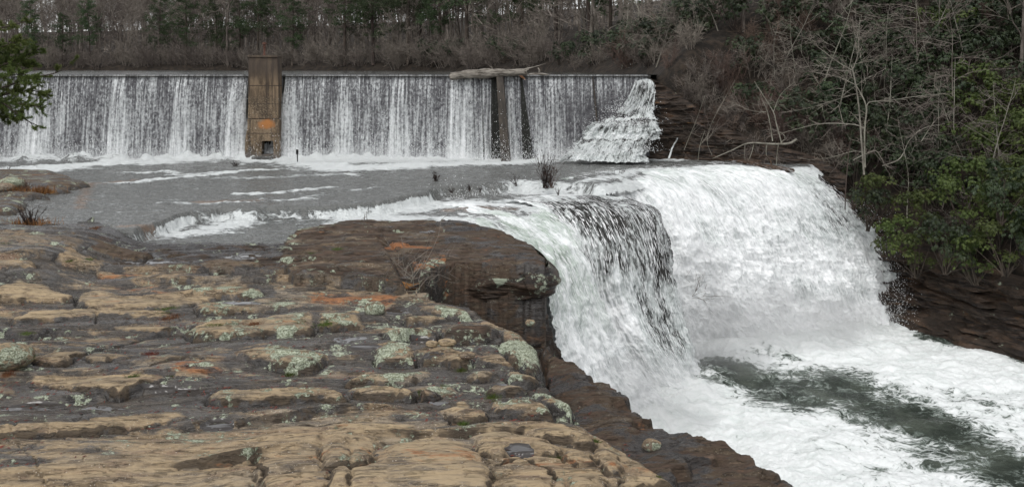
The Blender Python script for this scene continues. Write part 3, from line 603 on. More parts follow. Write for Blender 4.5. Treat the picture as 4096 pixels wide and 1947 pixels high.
# lip: the surface rolls over into the falls
LIP = LIP0
sl = sdpoly(Xr, Yr, LIP); wat = wat-np.where(sl < .5, .5*(.5-sl)**2, 0)
keep = (sl > -.7) & (Yr > 37.3) & ((Yr > 47) | (zgrid(Xr, Yr) < wat+.3))
fo = np.zeros_like(Xr)
def foam(P, w, a, z=0, tail=0):
    global fo
    d = far(P, z)+.5*w*fbm(Xr*.9, Yr*1.2, 4, 66); fo = np.maximum(fo, a*np.exp(-(d/w)**2)*(1 if z == 0 else sst(.15, .6, lowf)))
foam([(-200,171),(0,170),(60,166),(120,163),(180,161),(240,159),(262,161)], 1.5, 1.1); foam([(-60,175),(10,172),(60,168)], 1.9, .95)
foam([(285,158),(310,163),(340,168),(380,167),(430,164),(500,162),(530,161)], 1.9, 1.15); foam([(310,162),(420,160),(520,158),(640,158)], 1.6, 1.05)
foam([(515,160),(560,157),(640,157),(665,159)], 1.6, 1.1)
foam([(95,183.5),(110,183),(140,182),(160,179),(190,176),(215,174),(250,170),(300,169)], .45, .85); foam([(170,177),(250,178),(300,175)], .9, .35)
foam([(120,173),(145,173),(165,171),(180,173)], .45, .8); foam([(175,174),(230,172)], .5, .6)
foam([(160,203),(200,203.5),(240,203),(262,199)], .28, .75); foam([(235,194),(270,193),(310,189),(330,187)], .4, .7); foam([(262,201),(300,199),(320,195)], .6, .4)
foam([(300,175),(350,174)], .7, .5); foam([(355,190),(380,186)], .3, .4)
foam([(128,240),(150,235),(170,228),(185,221),(205,215),(240,213),(280,211.5),(310,212)], .75, 1.15, -.6); foam([(140,238),(200,232),(250,220),(300,215)], 1.1, .8, -.6)
foam([(330,216),(380,212),(420,206),(470,205),(520,207),(560,212)], 1.7, 1.15, -.6); foam([(350,219),(420,219),(460,221)], 1.3, 1.0, -.6)
foam([(450,196),(480,193),(520,190),(560,192)], .8, .7); foam([(520,182),(560,184),(600,190),(660,198)], 1.2, .8)
foam([(590,181),(620,178),(630,174)], .8, .6); foam([(610,176),(640,170),(690,167),(735,165)], .8, .55); foam([(680,176),(720,171),(780,171),(830,175)], 1.3, .7); foam([(620,200),(660,196),(740,182),(830,180)], 1.6, 1.0)
fo = fo-.45*np.clip(b0, 0, 1)-.3*b1-.15*b2
fo = np.maximum(fo, .95*sst(.6, -.4, sl))
fo = fo+.29+.22*sst(.0, .5, fbm(Xr*.35, Yr*.8, 3, 33))
bedv = np.clip(b0, 0, 1)*.9+.8*b1+.7*b2+.25*sst(.2, .6, fbm(Xr*.3, Yr*.6, 3, 34))
dd_ = far([(-200,163),(0,161.5),(262,160)]); de_ = far([(284,159.5),(400,159),(520,158),(640,158)]); wat = wat+.55*np.exp(-(np.minimum(dd_, de_)/.9)**2)*(.6+1.3*fbm(Xr*.8, Yr*.9, 4, 67))
fo = np.maximum(fo, 1.0*np.exp(-(np.minimum(dd_, de_)/1.3)**2)); wat = wat+.08*sst(.4, 1, fo)*(.5+1.2*fbm(Xr*1.6, Yr*2, 3, 35))
me = gridmesh('river_water', Xr, Yr, wat, M['river'], dict(foam=fo, bed=bedv), keep)
obj('river', me, kind='structure', label='shallow grey river sliding over the rock shelf')
# ---- the falls: lofted from streamlines (u, v, depth)
STR = []; srng = np.random.RandomState(3)
def strands(P, nrm, dt, k, L, w_, off):
    i = srng.randint(8, P.shape[0]-4, k); j = srng.randint(0, P.shape[1], k); t = dt[i, j]/(np.linalg.norm(dt[i, j], axis=1)[:, None]+1e-9)
    p = P[i, j]+nrm[i, j]*(off*srng.rand(k)**1.5)[:, None]+srng.normal(0, .05, (k, 3)); ln = L*(.3+srng.rand(k))[:, None]; s_ = np.cross(t, nrm[i, j]); ww = (w_*(.4+srng.rand(k)))[:, None]
    STR.append(np.stack([p-t*ln*.5, p+s_*ww, p+t*ln*.5, p-s_*ww], 1).reshape(-1, 3))
def loft(name, streams, nt, ns, seed, foamf, amp=.3, edge=.9, uvs=1.0, fine=1.0, label=None, glass=None, mat=None, **kk):
    C = []
    for s in streams:
        P = np.array([upy(*p) for p in s]); C.append(spl(P, nt))
    C = np.stack(C, 1)                                         # nt, k, 3
    k = C.shape[1]; P = np.stack([spl(C[i], ns) for i in range(nt)], 0)
    dt = np.gradient(P, axis=0); ds = np.gradient(P, axis=1); nrm = np.cross(ds, dt); nrm /= np.linalg.norm(nrm, axis=2)[..., None]+1e-9
    if nrm[nt//2, ns//2].dot(np.array([0, 0, ZC])-P[nt//2, ns//2]) < 0: nrm = -nrm
    Tm = np.concatenate([np.zeros((1, ns)), np.cumsum(np.linalg.norm(np.diff(P, axis=0), axis=2), 0)], 0)
    wd = np.linalg.norm(P[nt//2, 0]-P[nt//2, -1]); s01 = np.linspace(0, 1, ns)[None, :]*np.ones((nt, 1)); t01 = np.linspace(0, 1, nt)[:, None]*np.ones((1, ns))
    Sm = s01*wd
    Sm, Tm = Sm*fine, Tm*fine
    n1 = fbm(Sm*.8+seed, Tm*.22, 5, seed, .55); n2 = fbm(Sm*3.2, Tm*.9, 4, seed+5); n3 = fbm(Sm*1.2, Tm*1.2, 4, seed+8, .6)
    e = amp*(1.4*n1+.5*n2+.9*n3*sst(.1, .6, t01))*sst(0, .12, t01)
    P = P+nrm*e[..., None]; P[..., 2] += .10*sst(.12, 0, t01)+.16*fbm(Sm*.7, Tm*.3, 3, seed+40)*sst(.0, .04, t01)*sst(.3, .1, t01)
    sh = ds/(np.linalg.norm(ds, axis=2)[..., None]+1e-9); jit = edge*(fbm(Tm*.8, Sm*0+seed, 4, seed+50, .65)*(sst(.25, 0, s01)+sst(.75, 1, s01)))*sst(.08, .25, t01); P = P+sh*jit[..., None]
    if wd > 1: strands(P, nrm, dt, int(420*wd*Tm[-1].mean()/10) if fine == 1 else 900, .5/fine**.5, .016/fine**.5, .32/fine)
    fo = foamf(s01, t01, Sm, Tm)+.25*n1; gl = glass(s01, t01) if glass else 0*s01
    me = gridmesh(name, P[..., 0], P[..., 1], P[..., 2], mat or M['fall'], dict(foam=fo, glass=gl), None, np.stack([Sm, Tm], -1)*uvs/fine)
    return obj(name, me, label=label, **kk), P
def blob(s, t, s0, t0, rs, rt, a): return a*np.exp(-((s-s0)/rs)**2-((t-t0)/rt)**2)
st = [
 [(380,223,47.5),(425,222.5,46.5),(455,224,45.6),(485,231,44.5),(515,244,43.3),(538,266,42.4),(550,300,42),(556,340,41.8),(568,380,41.8),(580,420,42),(590,460,42.6)],
 [(400,214,50),(445,215,48.8),(485,219,47.3),(525,232,45.7),(552,258,44.3),(567,295,43.6),(577,335,43.2),(590,375,43.4),(606,415,43.8),(616,450,44.2)],
 [(425,208,51.5),(470,208,50.5),(515,214,48.6),(552,231,46.8),(575,258,45.6),(588,295,45.1),(600,335,44.8),(616,375,45),(640,415,45.4),(650,440,45.8)],
 [(450,203,53),(505,205,51),(545,213,49.3),(573,232,47.6),(590,262,46.8),(602,300,46.4),(618,338,46.4),(642,375,46.8),(672,405,47.5),(690,425,48)],
]
loft('waterfall', st, 340, 260, 3, lambda s, t, S, T: .78+.25*sst(.55, .9, t)-.15*sst(.2, .4, t)*sst(.75, .5, t)+blob(s, t, .33, .33, .12, .05, -.45)+blob(s, t, .15, .36, .08, .04, -.2), .36, kind='structure',
    label='white chute pouring past the dark block', glass=lambda s, t: .75*sst(.18, .3, t)*sst(.75, .5, t))
st = [  # the dark rock nose under thin water
 [(490,203,52.6),(525,206,51.2),(545,217,50),(558,238,49),(566,262,48.5),(572,300,48.2),(588,338,48.2),(615,375,48.4),(645,405,48.8)],
 [(540,197,53.5),(580,203,51.6),(600,212,50),(607,240,48.6),(612,270,48.3),(622,300,48.4),(638,335,48.4),(660,372,48.6),(684,400,49)],
 [(575,197,54),(610,203,52.4),(632,216,50.8),(640,245,49.6),(644,272,49.4),(652,300,49.6),(664,335,49.7),(680,370,49.8),(696,395,50)],
 [(600,196,55),(630,201,53.4),(652,213,52),(661,240,51),(667,268,50.7),(675,300,50.8),(684,335,50.8),(695,368,51),(703,385,51.2)],
 [(618,196,56.5),(640,202,55),(658,212,54),(668,240,53),(673,270,52.8),(680,300,52.8),(689,335,52.8),(698,360,53),(706,375,53.2)],
]
loft('waterfall', st, 320, 260, 13, lambda s, t, S, T: .14+.35*sst(.75, .92, t)+.28*sst(.46, .62, t)-blob(s, t, .55, .72, .16, .16, .34)+.3*sst(.45, .0, s)*sst(.2, .45, t)+blob(s, t, .2, .66, .25, .07, .45)+blob(s, t, .0, .3, .08, .5, .45)+.25*sst(.2, .05, t)+.1*sst(.3, .5, t), .34, kind='structure',
    label='dark rock nose veiled by thin falling water')
st = [
 [(560,180,58),(600,187,57.6),(622,198,57.2),(636,222,56.8),(642,250,56.6),(650,285,56.6),(660,320,56.6),(675,350,56.8),(690,375,57.2)],
 [(612,172,61),(645,180,60),(672,196,59.3),(694,228,58.5),(704,265,58),(712,300,58),(722,332,58),(735,365,58.3)],
 [(670,169,62.5),(700,176,61.6),(722,192,61),(742,228,60),(752,265,59.6),(758,295,59.3),(764,325,58.8),(775,360,57.8)],
 [(722,166,64),(748,171,63.2),(775,186,62.4),(790,222,61.6),(797,258,61.2),(802,290,60.8),(807,318,60.2),(818,352,58.6)],
 [(760,168,65),(784,172,64.2),(806,184,63.6),(828,212,63),(845,248,62.6),(852,282,62.2),(856,308,62),(868,338,60.4)],
 [(796,171,66),(818,178,65.2),(838,194,64.6),(862,220,64.2),(882,245,64),(893,275,63.9),(899,300,63.8),(906,322,63.2)],
]
loft('waterfall', st, 360, 420, 23, lambda s, t, S, T: .92+.25*sst(.45, .6, t)*sst(1, .6, s)-.5*sst(.15, .02, t)*sst(.72, .5, s)+blob(s, t, .9, .2, .08, .10, -.35)+blob(s, t, .28, .17, .10, .07, -.35)+blob(s, t, .42, .24, .03, .07, -.5)+blob(s, t, .85, .42, .10, .12, -.6)+blob(s, t, .97, .3, .05, .3, -.35)+blob(s, t, .6, .72, .05, .06, -.75)+blob(s, t, .52, .52, .06, .05, -.2)+blob(s, t, .72, .74, .06, .05, -.35)+blob(s, t, .97, .85, .03, .12, -.35), .45, kind='structure',
    label='broad white right-hand fall plunging into the gorge', glass=lambda s, t: .35*sst(.3, .1, t))
# ---- gorge pool
U, V = np.meshgrid(np.arange(540, 1150, .9), np.concatenate([np.arange(560, 492, -3.0), np.arange(492, 297, -.55)]))
PZ = -9.6
Yp = F*(ZC-PZ)/(V-V0); Xp = (U-512)*Yp/F
cp = lambda x, y: (650+x*.1526, 300+y*.1526)
DK = [([(330,400),(480,430),(700,470),(900,470),(1250,410),(1330,430),(1450,530),(1600,640),(1850,700),(2000,760),(2150,900),(2300,1000),(2560,1120),(2560,1300),(2250,1110),(2100,1010),(1900,930),(1700,860),(1500,820),(1350,740),(1200,690),(900,700),(700,650),(560,560),(400,500)], 1.2, 2.4),
      ([(520,330),(760,300),(980,370),(980,410),(800,425),(600,400)], .62, .7), ([(1680,100),(1900,150),(2200,240),(2600,360),(2600,460),(2200,330),(1950,290),(1750,215)], 1.2, .7),
      ([(1800,540),(1950,550),(2100,620),(1950,620)], .55, .6), ([(1960,640),(2200,650),(2400,700),(2150,690)], .6, .4), ([(1180,760),(1320,770),(1330,810),(1200,810)], .45, .7),
      ([(1700,1000),(1950,1030),(2250,1150),(2451,1250),(2000,1120)], .4, .8)]
foam_p = np.full(Xp.shape, 1.10)
jx, jy = Xp+1.9*fbm(Xp*.30, Yp*.30, 6, 81, .6), Yp+1.9*fbm(Xp*.35+5, Yp*.35, 4, 82)
for P, a, sf in DK:
    sd = sdpoly(jx, jy, [unp(*cp(*p), PZ) for p in P]); foam_p -= a*sst(-sf, sf*.9, sd)
foam_p = foam_p-.58*sst(56, 42, Yp)*sst(10, 17, Xp)+.1*sst(0, .5, fbm(Xp*.3, Yp*.3, 3, 84))
wp = .42*fbm(Xp*.28, Yp*.32, 4, 91, .55)+.12*fbm(Xp*1.2, Yp*1.4, 4, 92)+.05*fbm(Xp*4, Yp*4, 3, 93)
wp = wp*(.55+.6*np.clip(foam_p, 0, 1))
# heaped white water where the falls land
bd, _ = dline(Xp, Yp, [unp(560,430,PZ), unp(640,405,PZ), unp(700,372,PZ), unp(770,342,PZ), unp(850,328,PZ), unp(905,315,PZ)])
foam_p = foam_p-.75*sst(1.3, .5, np.sqrt(((Xp-10.6+.5*fbm(Xp*.5, Yp*.5, 3, 95))/3.4)**2+((Yp-52+.8*fbm(Xp*.5, Yp*.6, 3, 96))/2.0)**2))
wp = wp+.6*np.exp(-(bd/2.0)**2)*(.6+.8*fbm(Xp*.8, Yp*.8, 4, 94))
me = gridmesh('pool_water', Xp, Yp, PZ+wp, M['pool'], dict(foam=foam_p))
obj('pool', me, kind='structure', label='churning green and white pool in the gorge')
# ---- reservoir behind the dam
me = rawmesh('reservoir', [(-219,72.3,6.12),(10.6,72.3,6.12),(13,88,6.12),(13,110,6.12),(13,330,6.12),(-330,330,6.12),(-330,72.3,6.12)], [(0,1,2,3,4,5,6)], mat_plain('still_water', (.03,.033,.03), (.05,.05,.045), .3, .15, (1,1,1), .2), smooth=False)
obj('reservoir', me, kind='structure', label='still reservoir behind the dam crest')

# ---- mist standing where the falls strike the pool
mn = bpy.data.materials.new('mist'); mn.use_nodes = True; t_ = mn.node_tree; t_.nodes.clear()
o_ = t_.nodes.new('ShaderNodeOutputMaterial'); v_ = t_.nodes.new('ShaderNodeVolumePrincipled'); v_.inputs['Color'].default_value = (.97, .98, .98, 1); v_.inputs['Density'].default_value = .11; t_.links.new(v_.outputs[0], o_.inputs[1])
import bmesh
def puff(loc, r, seed):
    bm = bmesh.new(); bmesh.ops.create_icosphere(bm, subdivisions=4, radius=1)
    for v in bm.verts:
        d = 1+.35*float(fbm(v.co.x*1.4+seed, v.co.y*1.4+v.co.z, 3, seed)); v.co = Vector((v.co.x*r[0]*d, v.co.y*r[1]*d, v.co.z*r[2]*d))
    me = bpy.data.meshes.new('mist'); bm.to_mesh(me); bm.free(); me.materials.append(mn); me.polygons.foreach_set('use_smooth', np.ones(len(me.polygons), bool))
    o = obj('mist', me, kind='stuff', label='soft mist drifting at the foot of the falls'); o.location = loc
for i, (q, r) in enumerate([(upy(720,345,53), (3.4,2.2,2.6)), (upy(790,320,57.5), (5,2.2,2.2)), (upy(650,395,44.5), (3.2,1.8,2.2)), (upy(850,318,59.8), (2.6,1.4,1.3)), (upy(705,300,53.5), (1.6,1.8,3.6)), (upy(590,150,68.3), (2.6,.9,1.0)), (upy(20,158,68.8), (5,1,.8)), (upy(380,157,68.6), (8,.9,.8)), (upy(170,157,68.6), (7,.8,.6))]): puff(q, r, i)
# ================================================================== DAM
random.seed(4)
dam = empty('dam', (-20, 71.5, 0), label='long straight concrete dam with water pouring over its whole crest', cat='dam')
def dpart(name, me, parent=dam, **k):
    o = obj(name, me, parent, **k)
    o.matrix_parent_inverse = parent.matrix_world.inverted() if parent.type != 'EMPTY' else Matrix.Translation(-parent.location)
    return o
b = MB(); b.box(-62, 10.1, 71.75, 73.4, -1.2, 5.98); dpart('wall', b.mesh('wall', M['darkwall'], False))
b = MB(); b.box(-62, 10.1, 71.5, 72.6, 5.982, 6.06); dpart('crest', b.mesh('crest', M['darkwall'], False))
ux = lambda u, y=71: (u-512)*y/F
xs = np.arange(-61, 9.95, .07); zt = np.r_[np.linspace(-.05, 0, 4), np.linspace(.0015, 1, 150)]
Xc, Tc = np.meshgrid(xs, zt)
over = .38*(1-np.exp(-np.clip(Tc, 0, 1)*6))+.55*np.clip(Tc, 0, 1)**1.6
Uc = 512+F*Xc/71.2
fan = np.zeros_like(Xc); lift = np.zeros_like(Xc); rng = np.random.RandomState(5)
FANS = [(26,7,.9),(40,5,.8),(60,3,.25),(117,8,.9),(150,3,.3),(180,8,.9),(205,3,.3),(236,9,1),(288,8,1),(320,3,.3),(343,7,.85),(398,8,.95),(430,3,.3),(455,6,1.2),(468,5,.9),(484,3,.7),(511,4,.8),(538,4,.7),(552,6,.8),(574,3,.3),(600,4,.45),(-20,6,.8),(-70,8,.9),(-120,6,.8),(-180,8,.9)]
for uc, wd, a in FANS:
    cx = ux(uc); wT = (wd*.072)*(.42+.95*np.clip(Tc, 0, 1)**.55); c2x = cx+(.35*Tc if uc > 512 else .1*Tc)+.05*fbm(Tc*3, Xc*.0+uc, 2, 3)
    r = (Xc-c2x)/wT; g = np.exp(-r**4)
    edge = np.exp(-((np.abs(r)-.85)/.3)**2)
    fan += a*(.11*g+.13*edge+.14*g*sst(.55, 1, Tc))
    lift += a*.32*g*sst(0, .3, Tc)
yy = 71.72-over-lift-.05*fbm(Xc*5, Tc*4, 3, 2)*sst(0, .1, Tc)-.03*fbm(Xc*14, Tc*3, 2, 8)*sst(.0, .05, Tc)
zz = np.where(Tc < 0, 6.10, 6.10-.04*sst(0, .01, Tc)-6.5*Tc)
yy = np.where(Tc < 0, 71.72-Tc*9, yy)
foam_c = -.02+.16*sst(.78, 1.0, Tc)+fan+.10*fbm(Xc*.5, Tc*2, 3, 5)+.14*sst(.03, 0, Tc)-.5*(Tc < -.004)+.06*fbm(Xc*2.2, Tc*.4, 2, 15)
foam_c = foam_c-.22*sst(540, 600, Uc)*sst(.1, .4, Tc)
gapf = lambda c, w: np.exp(-((Uc-c)/w)**4)
dry = 1.15*gapf(493.5+1.5*Tc, 2.6+1.5*Tc)*(Tc < .98)+1.1*gapf(521+8*Tc, 1.2+5.5*Tc)+.9*gapf(247.5, 1.6)*sst(.75, .3, Tc)+1.0*gapf(282.5, 1.4)*sst(.4, .1, Tc)+.6*gapf(481.5+3*Tc, 1.2)+1.1*gapf(498+5*Tc, 3.5)+0*gapf(577, .7)*sst(.35, .5, Tc)
dry = dry+.5*sst(470, 475, Uc)*sst(500, 495, Uc)*sst(.06, .0, Tc)
m = (Xc < 10.85)
me = gridmesh('falling_water', Xc, yy, zz, M['curtain'], dict(foam=foam_c, down=np.clip(Tc, 0, 1), dry=dry), None, np.stack([Xc, zz], -1))
obj('waterfall', me, kind='structure', label='curtain of water strands falling over the dam face')
# pier
px0, px1 = ux(248.6, 70.2), ux(277.6, 70.2)
def taper_box(b, x0, x1, y0, y1, z0, z1, g):
    i = len(b.v); b.v += [Vector(p) for p in ((x0-g,y0-g*.6,z0),(x1+g,y0-g*.6,z0),(x1+g,y1,z0),(x0-g,y1,z0),(x0,y0,z1),(x1,y0,z1),(x1,y1,z1),(x0,y1,z1))]
    for f in ((0,3,2,1),(4,5,6,7),(0,1,5,4),(1,2,6,5),(2,3,7,6),(3,0,4,7)): b.f.append(tuple(i+k for k in f))
import bmesh
def rough(me, cuts, amp, seed, bev=.03, fl=1.0):
    bm = bmesh.new(); bm.from_mesh(me)
    bmesh.ops.bevel(bm, geom=[e for e in bm.edges], offset=bev, segments=1, affect='EDGES')
    bmesh.ops.subdivide_edges(bm, edges=bm.edges[:], cuts=cuts, use_grid_fill=True)
    V_ = np.array([v.co for v in bm.verts]); bm.normal_update(); Nn = np.array([v.normal for v in bm.verts])
    d = amp*(fbm(V_[:, 0]*1.3+V_[:, 1]*.7+seed, V_[:, 2]*1.3, 4, seed)+.4*fbm(V_[:, 0]*6+V_[:, 1]*3, V_[:, 2]*6, 3, seed+1))
    V_ = V_+Nn*d[:, None]
    for v, c in zip(bm.verts, V_): v.co = c
    bm.to_mesh(me); bm.free(); me.update(); return me
zt0 = ZC-(55-V0)*70.2/F
b = MB(); taper_box(b, px0, px1, 70.2, 71.5, 2.96, zt0-.16, .04)
pier = dpart('pier', rough(b.mesh('pier', M['concrete'], False), 7, .03, 5), label='tall stained concrete pier standing in the dam')
b = MB(); taper_box(b, px0-.05, px1+.02, 70.12, 71.55, zt0-.158, zt0, .0); dpart('pier_cap', rough(b.mesh('pier_cap', M['concrete'], False), 3, .015, 6, .02), pier)
b = MB()                                                       # lower shaft with a real opening
xa, xb = ux(261.5, 70.1), ux(273.2, 70.1); za, zb = ZC-(155-V0)*69.4/F, ZC-(141.5-V0)*69.4/F
L0, R0 = px0-.06, px1+.1
b.box(L0, xa, 70.1, 71.7, -1, zb); b.box(xb, R0, 70.1, 71.7, -1, zb); b.box(xa, xb, 70.1, 71.7, -1, za); b.box(L0, R0, 70.1, 71.7, zb+.002, 2.955)
dpart('pier_shaft', rough(b.mesh('pier_shaft', M['concrete'], False), 4, .04, 8, .015), pier)
b = MB(); b.box(xa, xb, 71.0, 71.1, za, zb); dpart('gate', b.mesh('gate', M['hole'], False), pier, label='dark square opening near the foot of the pier')
# spalled rubble skirts on both lower corners
for sx, w_, zt_, sd_i in ((L0+.02, .46, 2.7, 1), (R0-.04, .42, 2.9, 2), (R0-.28, .34, 1.05, 3)):
    bm = bmesh.new(); bmesh.ops.create_icosphere(bm, subdivisions=4, radius=1)
    for v in bm.verts:
        c = v.co; d = 1+.25*float(fbm(c.x*2+sd_i, c.z*3+c.y, 3, sd_i)); tz = (c.z+1)/2
        v.co = Vector((sx+c.x*w_*.55*(1.15-tz*.75)*d, 70.15+c.y*.28*d, tz*zt_-.3+.0))
    me = bpy.data.meshes.new('spalled_rubble'); bm.to_mesh(me); bm.free(); me.materials.append(M['concrete']); me.polygons.foreach_set('use_smooth', np.ones(len(me.polygons), bool))
    dpart('spalled_rubble', me, pier)
b = MB(); b.box(L0+.45, R0-.4, 69.5, 70.3, -.6, .34); dpart('footing', rough(b.mesh('footing', M['darkwall'], False), 3, .06, 9), pier)
b = MB(); xq = ux(263, 70.5)
b.tube([(xq, 70.9, zt0-.05), (xq, 70.9, zt0+.78)], [.075, .075], 12); b.tube([(xq, 70.9, zt0+.60), (xq, 70.9, zt0+.66)], [.12, .12], 12); b.tube([(xq, 70.9, zt0+.78), (xq, 70.9, zt0+.86), (xq, 70.9, zt0+.95)], [.15, .15, .10], 12); b.tube([(xq, 70.9, zt0-.02), (xq, 70.9, zt0+.04)], [.16, .16], 12)
dpart('valve_stem', b.mesh('valve_stem', M['rust']), pier, label='rusty iron pipe rising from the pier top')
# buttress leaning against the face
b = MB(); i = len(b.v); tx0, tx1, bx0, bx1 = ux(496.3, 71), ux(503.2, 71), ux(501.8, 69.2), ux(511.3, 69.2)
b.v += [Vector(p) for p in ((bx0,69.0,-.6),(bx1,69.2,-.6),(bx1+.1,72,-.6),(bx0-.1,72,-.6),(tx0,70.9,6.02),(tx1,70.95,6.02),(tx1+.05,72,6.02),(tx0,72,6.02))]
for f in ((0,3,2,1),(4,5,6,7),(0,1,5,4),(1,2,6,5),(2,3,7,6),(3,0,4,7)): b.f.append(tuple(i+k for k in f))
dpart('buttress', rough(b.mesh('buttress', M['buttress'], False), 6, .025, 12), label='narrow brown concrete buttress below the stranded log')
b = MB(); i = len(b.v); b.v += [Vector(p) for p in ((ux(599.6,70.6),70.2,-.4),(ux(601.4,70.6),70.2,-.4),(ux(601.6,71),72,-.4),(ux(599.2,71),72,-.4),(ux(592.6,71.2),71.3,6.0),(ux(593.6,71.2),71.3,6.0),(ux(593.8,71.2),72,6.0),(ux(592.4,71.2),72,6.0))]
for f in ((0,3,2,1),(4,5,6,7),(0,1,5,4),(1,2,6,5),(2,3,7,6),(3,0,4,7)): b.f.append(tuple(i+k for k in f))
dpart('buttress', rough(b.mesh('buttress', M['buttress'], False), 5, .02, 13), label='thin dark edge rib in the right end of the dam')
# ---- log stranded on the crest
def lg(x, y): return upy(437.5+x*.0919, 62.5+y*.0919, 71.1)
def gnarly(P, R, n, seed, mat, name, amp=.12, ns=60):
    C = spl([list(p)+[r] for p, r in zip(P, R)], ns); th = np.linspace(0, 2*np.pi, n+1)
    t = np.gradient(C[:, :3], axis=0); t /= np.linalg.norm(t, axis=1)[:, None]
    up = np.array([0, 0, 1.0]) if abs(t[0, 2]) < .8 else np.array([0, 1.0, 0]); a = np.cross(t, up); a /= np.linalg.norm(a, axis=1)[:, None]; c = np.cross(a, t)
    TH, Lx = np.meshgrid(th, np.linspace(0, 1, ns)); Lm = np.r_[0, np.cumsum(np.linalg.norm(np.diff(C[:, :3], axis=0), axis=1))][:, None]*np.ones((1, n+1))
    k = 1+amp*(1.6*fbm(np.cos(TH)*1.2+Lm*1.0+seed, np.sin(TH)*1.2+Lm*.6, 3, seed)+.5*fbm(np.cos(TH)*4+seed, np.sin(TH)*4+Lm*.8, 3, seed+3))
    k[:, -1] = k[:, 0]; k[0] *= .05; k[-1] *= .05
    R_ = C[:, 3][:, None]*k
    X = C[:, 0:1]+a[:, 0:1]*np.cos(TH)*R_+c[:, 0:1]*np.sin(TH)*R_; Y = C[:, 1:2]+a[:, 1:2]*np.cos(TH)*R_+c[:, 1:2]*np.sin(TH)*R_; Zz = C[:, 2:3]+a[:, 2:3]*np.cos(TH)*R_+c[:, 2:3]*np.sin(TH)*R_
    return gridmesh(name, X, Y, Zz, mat)
P = [lg(138,148), lg(150,148), lg(300,128), lg(470,122), lg(640,112), lg(800,106), lg(930,102), lg(975,108)]
logo = obj('fallen_log', gnarly(P, [.05,.25,.27,.34,.30,.24,.24,.16], 28, 3, M['log'], 'fallen_log', .22, 110), label='thick bleached log lying along the dam crest above the buttress', cat='log')
for P, R in (([lg(700,128), lg(840,100), lg(935,75), lg(1080,38), lg(1190,2)], [.12,.11,.07,.03,.01]), ([lg(940,90), lg(985,75), lg(992,48)], [.06,.05,.02]), ([lg(600,95), lg(595,60), lg(560,25)], [.05,.035,.01]), ([lg(860,115), lg(930,125), lg(985,130)], [.12,.1,.05])):
    obj('branch', gnarly(P, R, 9, 5, M['log'], 'branch', .1, 24), logo)
obj('splintered_wood', gnarly([lg(890,135), lg(925,155), lg(962,190)], [.05,.09,.02], 8, 7, mat_plain('raw_orange_wood', (.16,.07,.03), (.3,.16,.09), 4), 'splintered_wood', .4, 16), logo, label='raw orange splinters at the broken end')
dw = obj('driftwood', gnarly([lg(985,128), lg(1060,122), lg(1150,124), lg(1212,131)], [.06,.09,.09,.03], 10, 11, M['log'], 'driftwood', .2, 40), label='small driftwood piece with one upright stub, right of the big log', cat='driftwood')
obj('stub', gnarly([lg(1105,125), lg(1108,85), lg(1092,52)], [.06,.06,.04], 8, 13, M['log'], 'stub', .2, 14), dw)
b = MB(); a = upy(297.5, 161.5, 67.8); t = upy(297.2, 149.5, 67.8)
b.tube([a, t], [.035, .045], 8); b.tube([upy(297.2, 149.2, 67.8), upy(297.2, 154, 67.8)], [.08, .09], 10)
obj('iron_post', b.mesh('iron_post', M['iron']), label='short black iron post in the shallows just right of the pier', cat='post')

# ================================================================== RIGHT BANK AND FAR SHORE
SH0 = [(-320,240,6.2,.08,.9),(-120,232,6.2,.09,.9),(-55,215,6.2,.12,.9),(-14,178,6.2,.22,.9),(4,135,6.2,.36,.9),(11,105,6.2,.35,.4),(12.2,85,6.2,.7,.5),(11.3,75.5,6.1,.75,.5),(11.4,73,4.6,.75,.9),(12.6,71.6,1.2,.75,2.2),(15,70.9,-.2,.75,1.6),(18,69,-.2,.75,1.0),(20.6,67.6,-.6,.8,1.2),(22.6,66.6,-3.2,.8,2.5),(24.6,65.6,-7.5,.8,4.5),(26.0,64.2,-10,.8,6.0),(27.2,61,-10,.8,5.6),(29.2,56.5,-10,.8,5.2),(33,50,-10,.8,5),(42,41,-10,.8,5),(60,28,-10,.8,5)]
SHp = np.array(SH0)
hpoly = [tuple(p[:2]) for p in SH0]+[(150,20),(150,460),(-320,460)]
def hill_z(x, y):
    x = np.asarray(x, float); y = np.asarray(y, float)
    d = np.full(x.shape, 1e9); T = np.zeros(x.shape)
    W_ = np.zeros(x.shape); A = np.zeros(x.shape+(3,))
    for i in range(len(SHp)-1):
        a = SHp[i, :2]; e = SHp[i+1, :2]-a; t = np.clip(((x-a[0])*e[0]+(y-a[1])*e[1])/(e@e), 0, 1)
        q = np.hypot(x-a[0]-t*e[0], y-a[1]-t*e[1]); d = np.minimum(d, q)
        wgt = 1/(q+.15)**4*np.linalg.norm(e)
        W_ += wgt; A += wgt[..., None]*(SHp[i, 2:][None]*(1-t[..., None])+SHp[i+1, 2:][None]*t[..., None])
    A /= W_[..., None]; ins = sdpoly(x, y, hpoly) > 0
    d2 = np.where(ins, d, 0)
    h = A[..., 0]+A[..., 2]*sst(0, 1.6, d2)+A[..., 1]*d2*(1-.3*sst(20, 90, d2))
    h = h+(.5*fbm(x*.25, y*.25, 4, 201)+1.2*fbm(x*.07, y*.07, 2, 203)*sst(150, 90, y))*sst(.5, 5, d2)
    return np.where(ins, h, A[..., 0]-d*1.5), np.where(ins, d, -d)
gx = np.r_[np.linspace(-318, 6, 120), np.arange(7, 60, .35), np.linspace(61, 148, 50)]; gy = np.r_[np.arange(24, 95, .4), np.linspace(96, 455, 150)]
Xh, Yh = np.meshgrid(gx, gy); Zh, Dh = hill_z(Xh, Yh)
obj('hillside', gridmesh('hillside', Xh, Yh, Zh, M['hill'], None, Dh > -9), kind='structure', label='steep leaf-littered bank rising beyond the river')
def hz(x, y): return float(hill_z(np.array([x]), np.array([y]))[0][0])
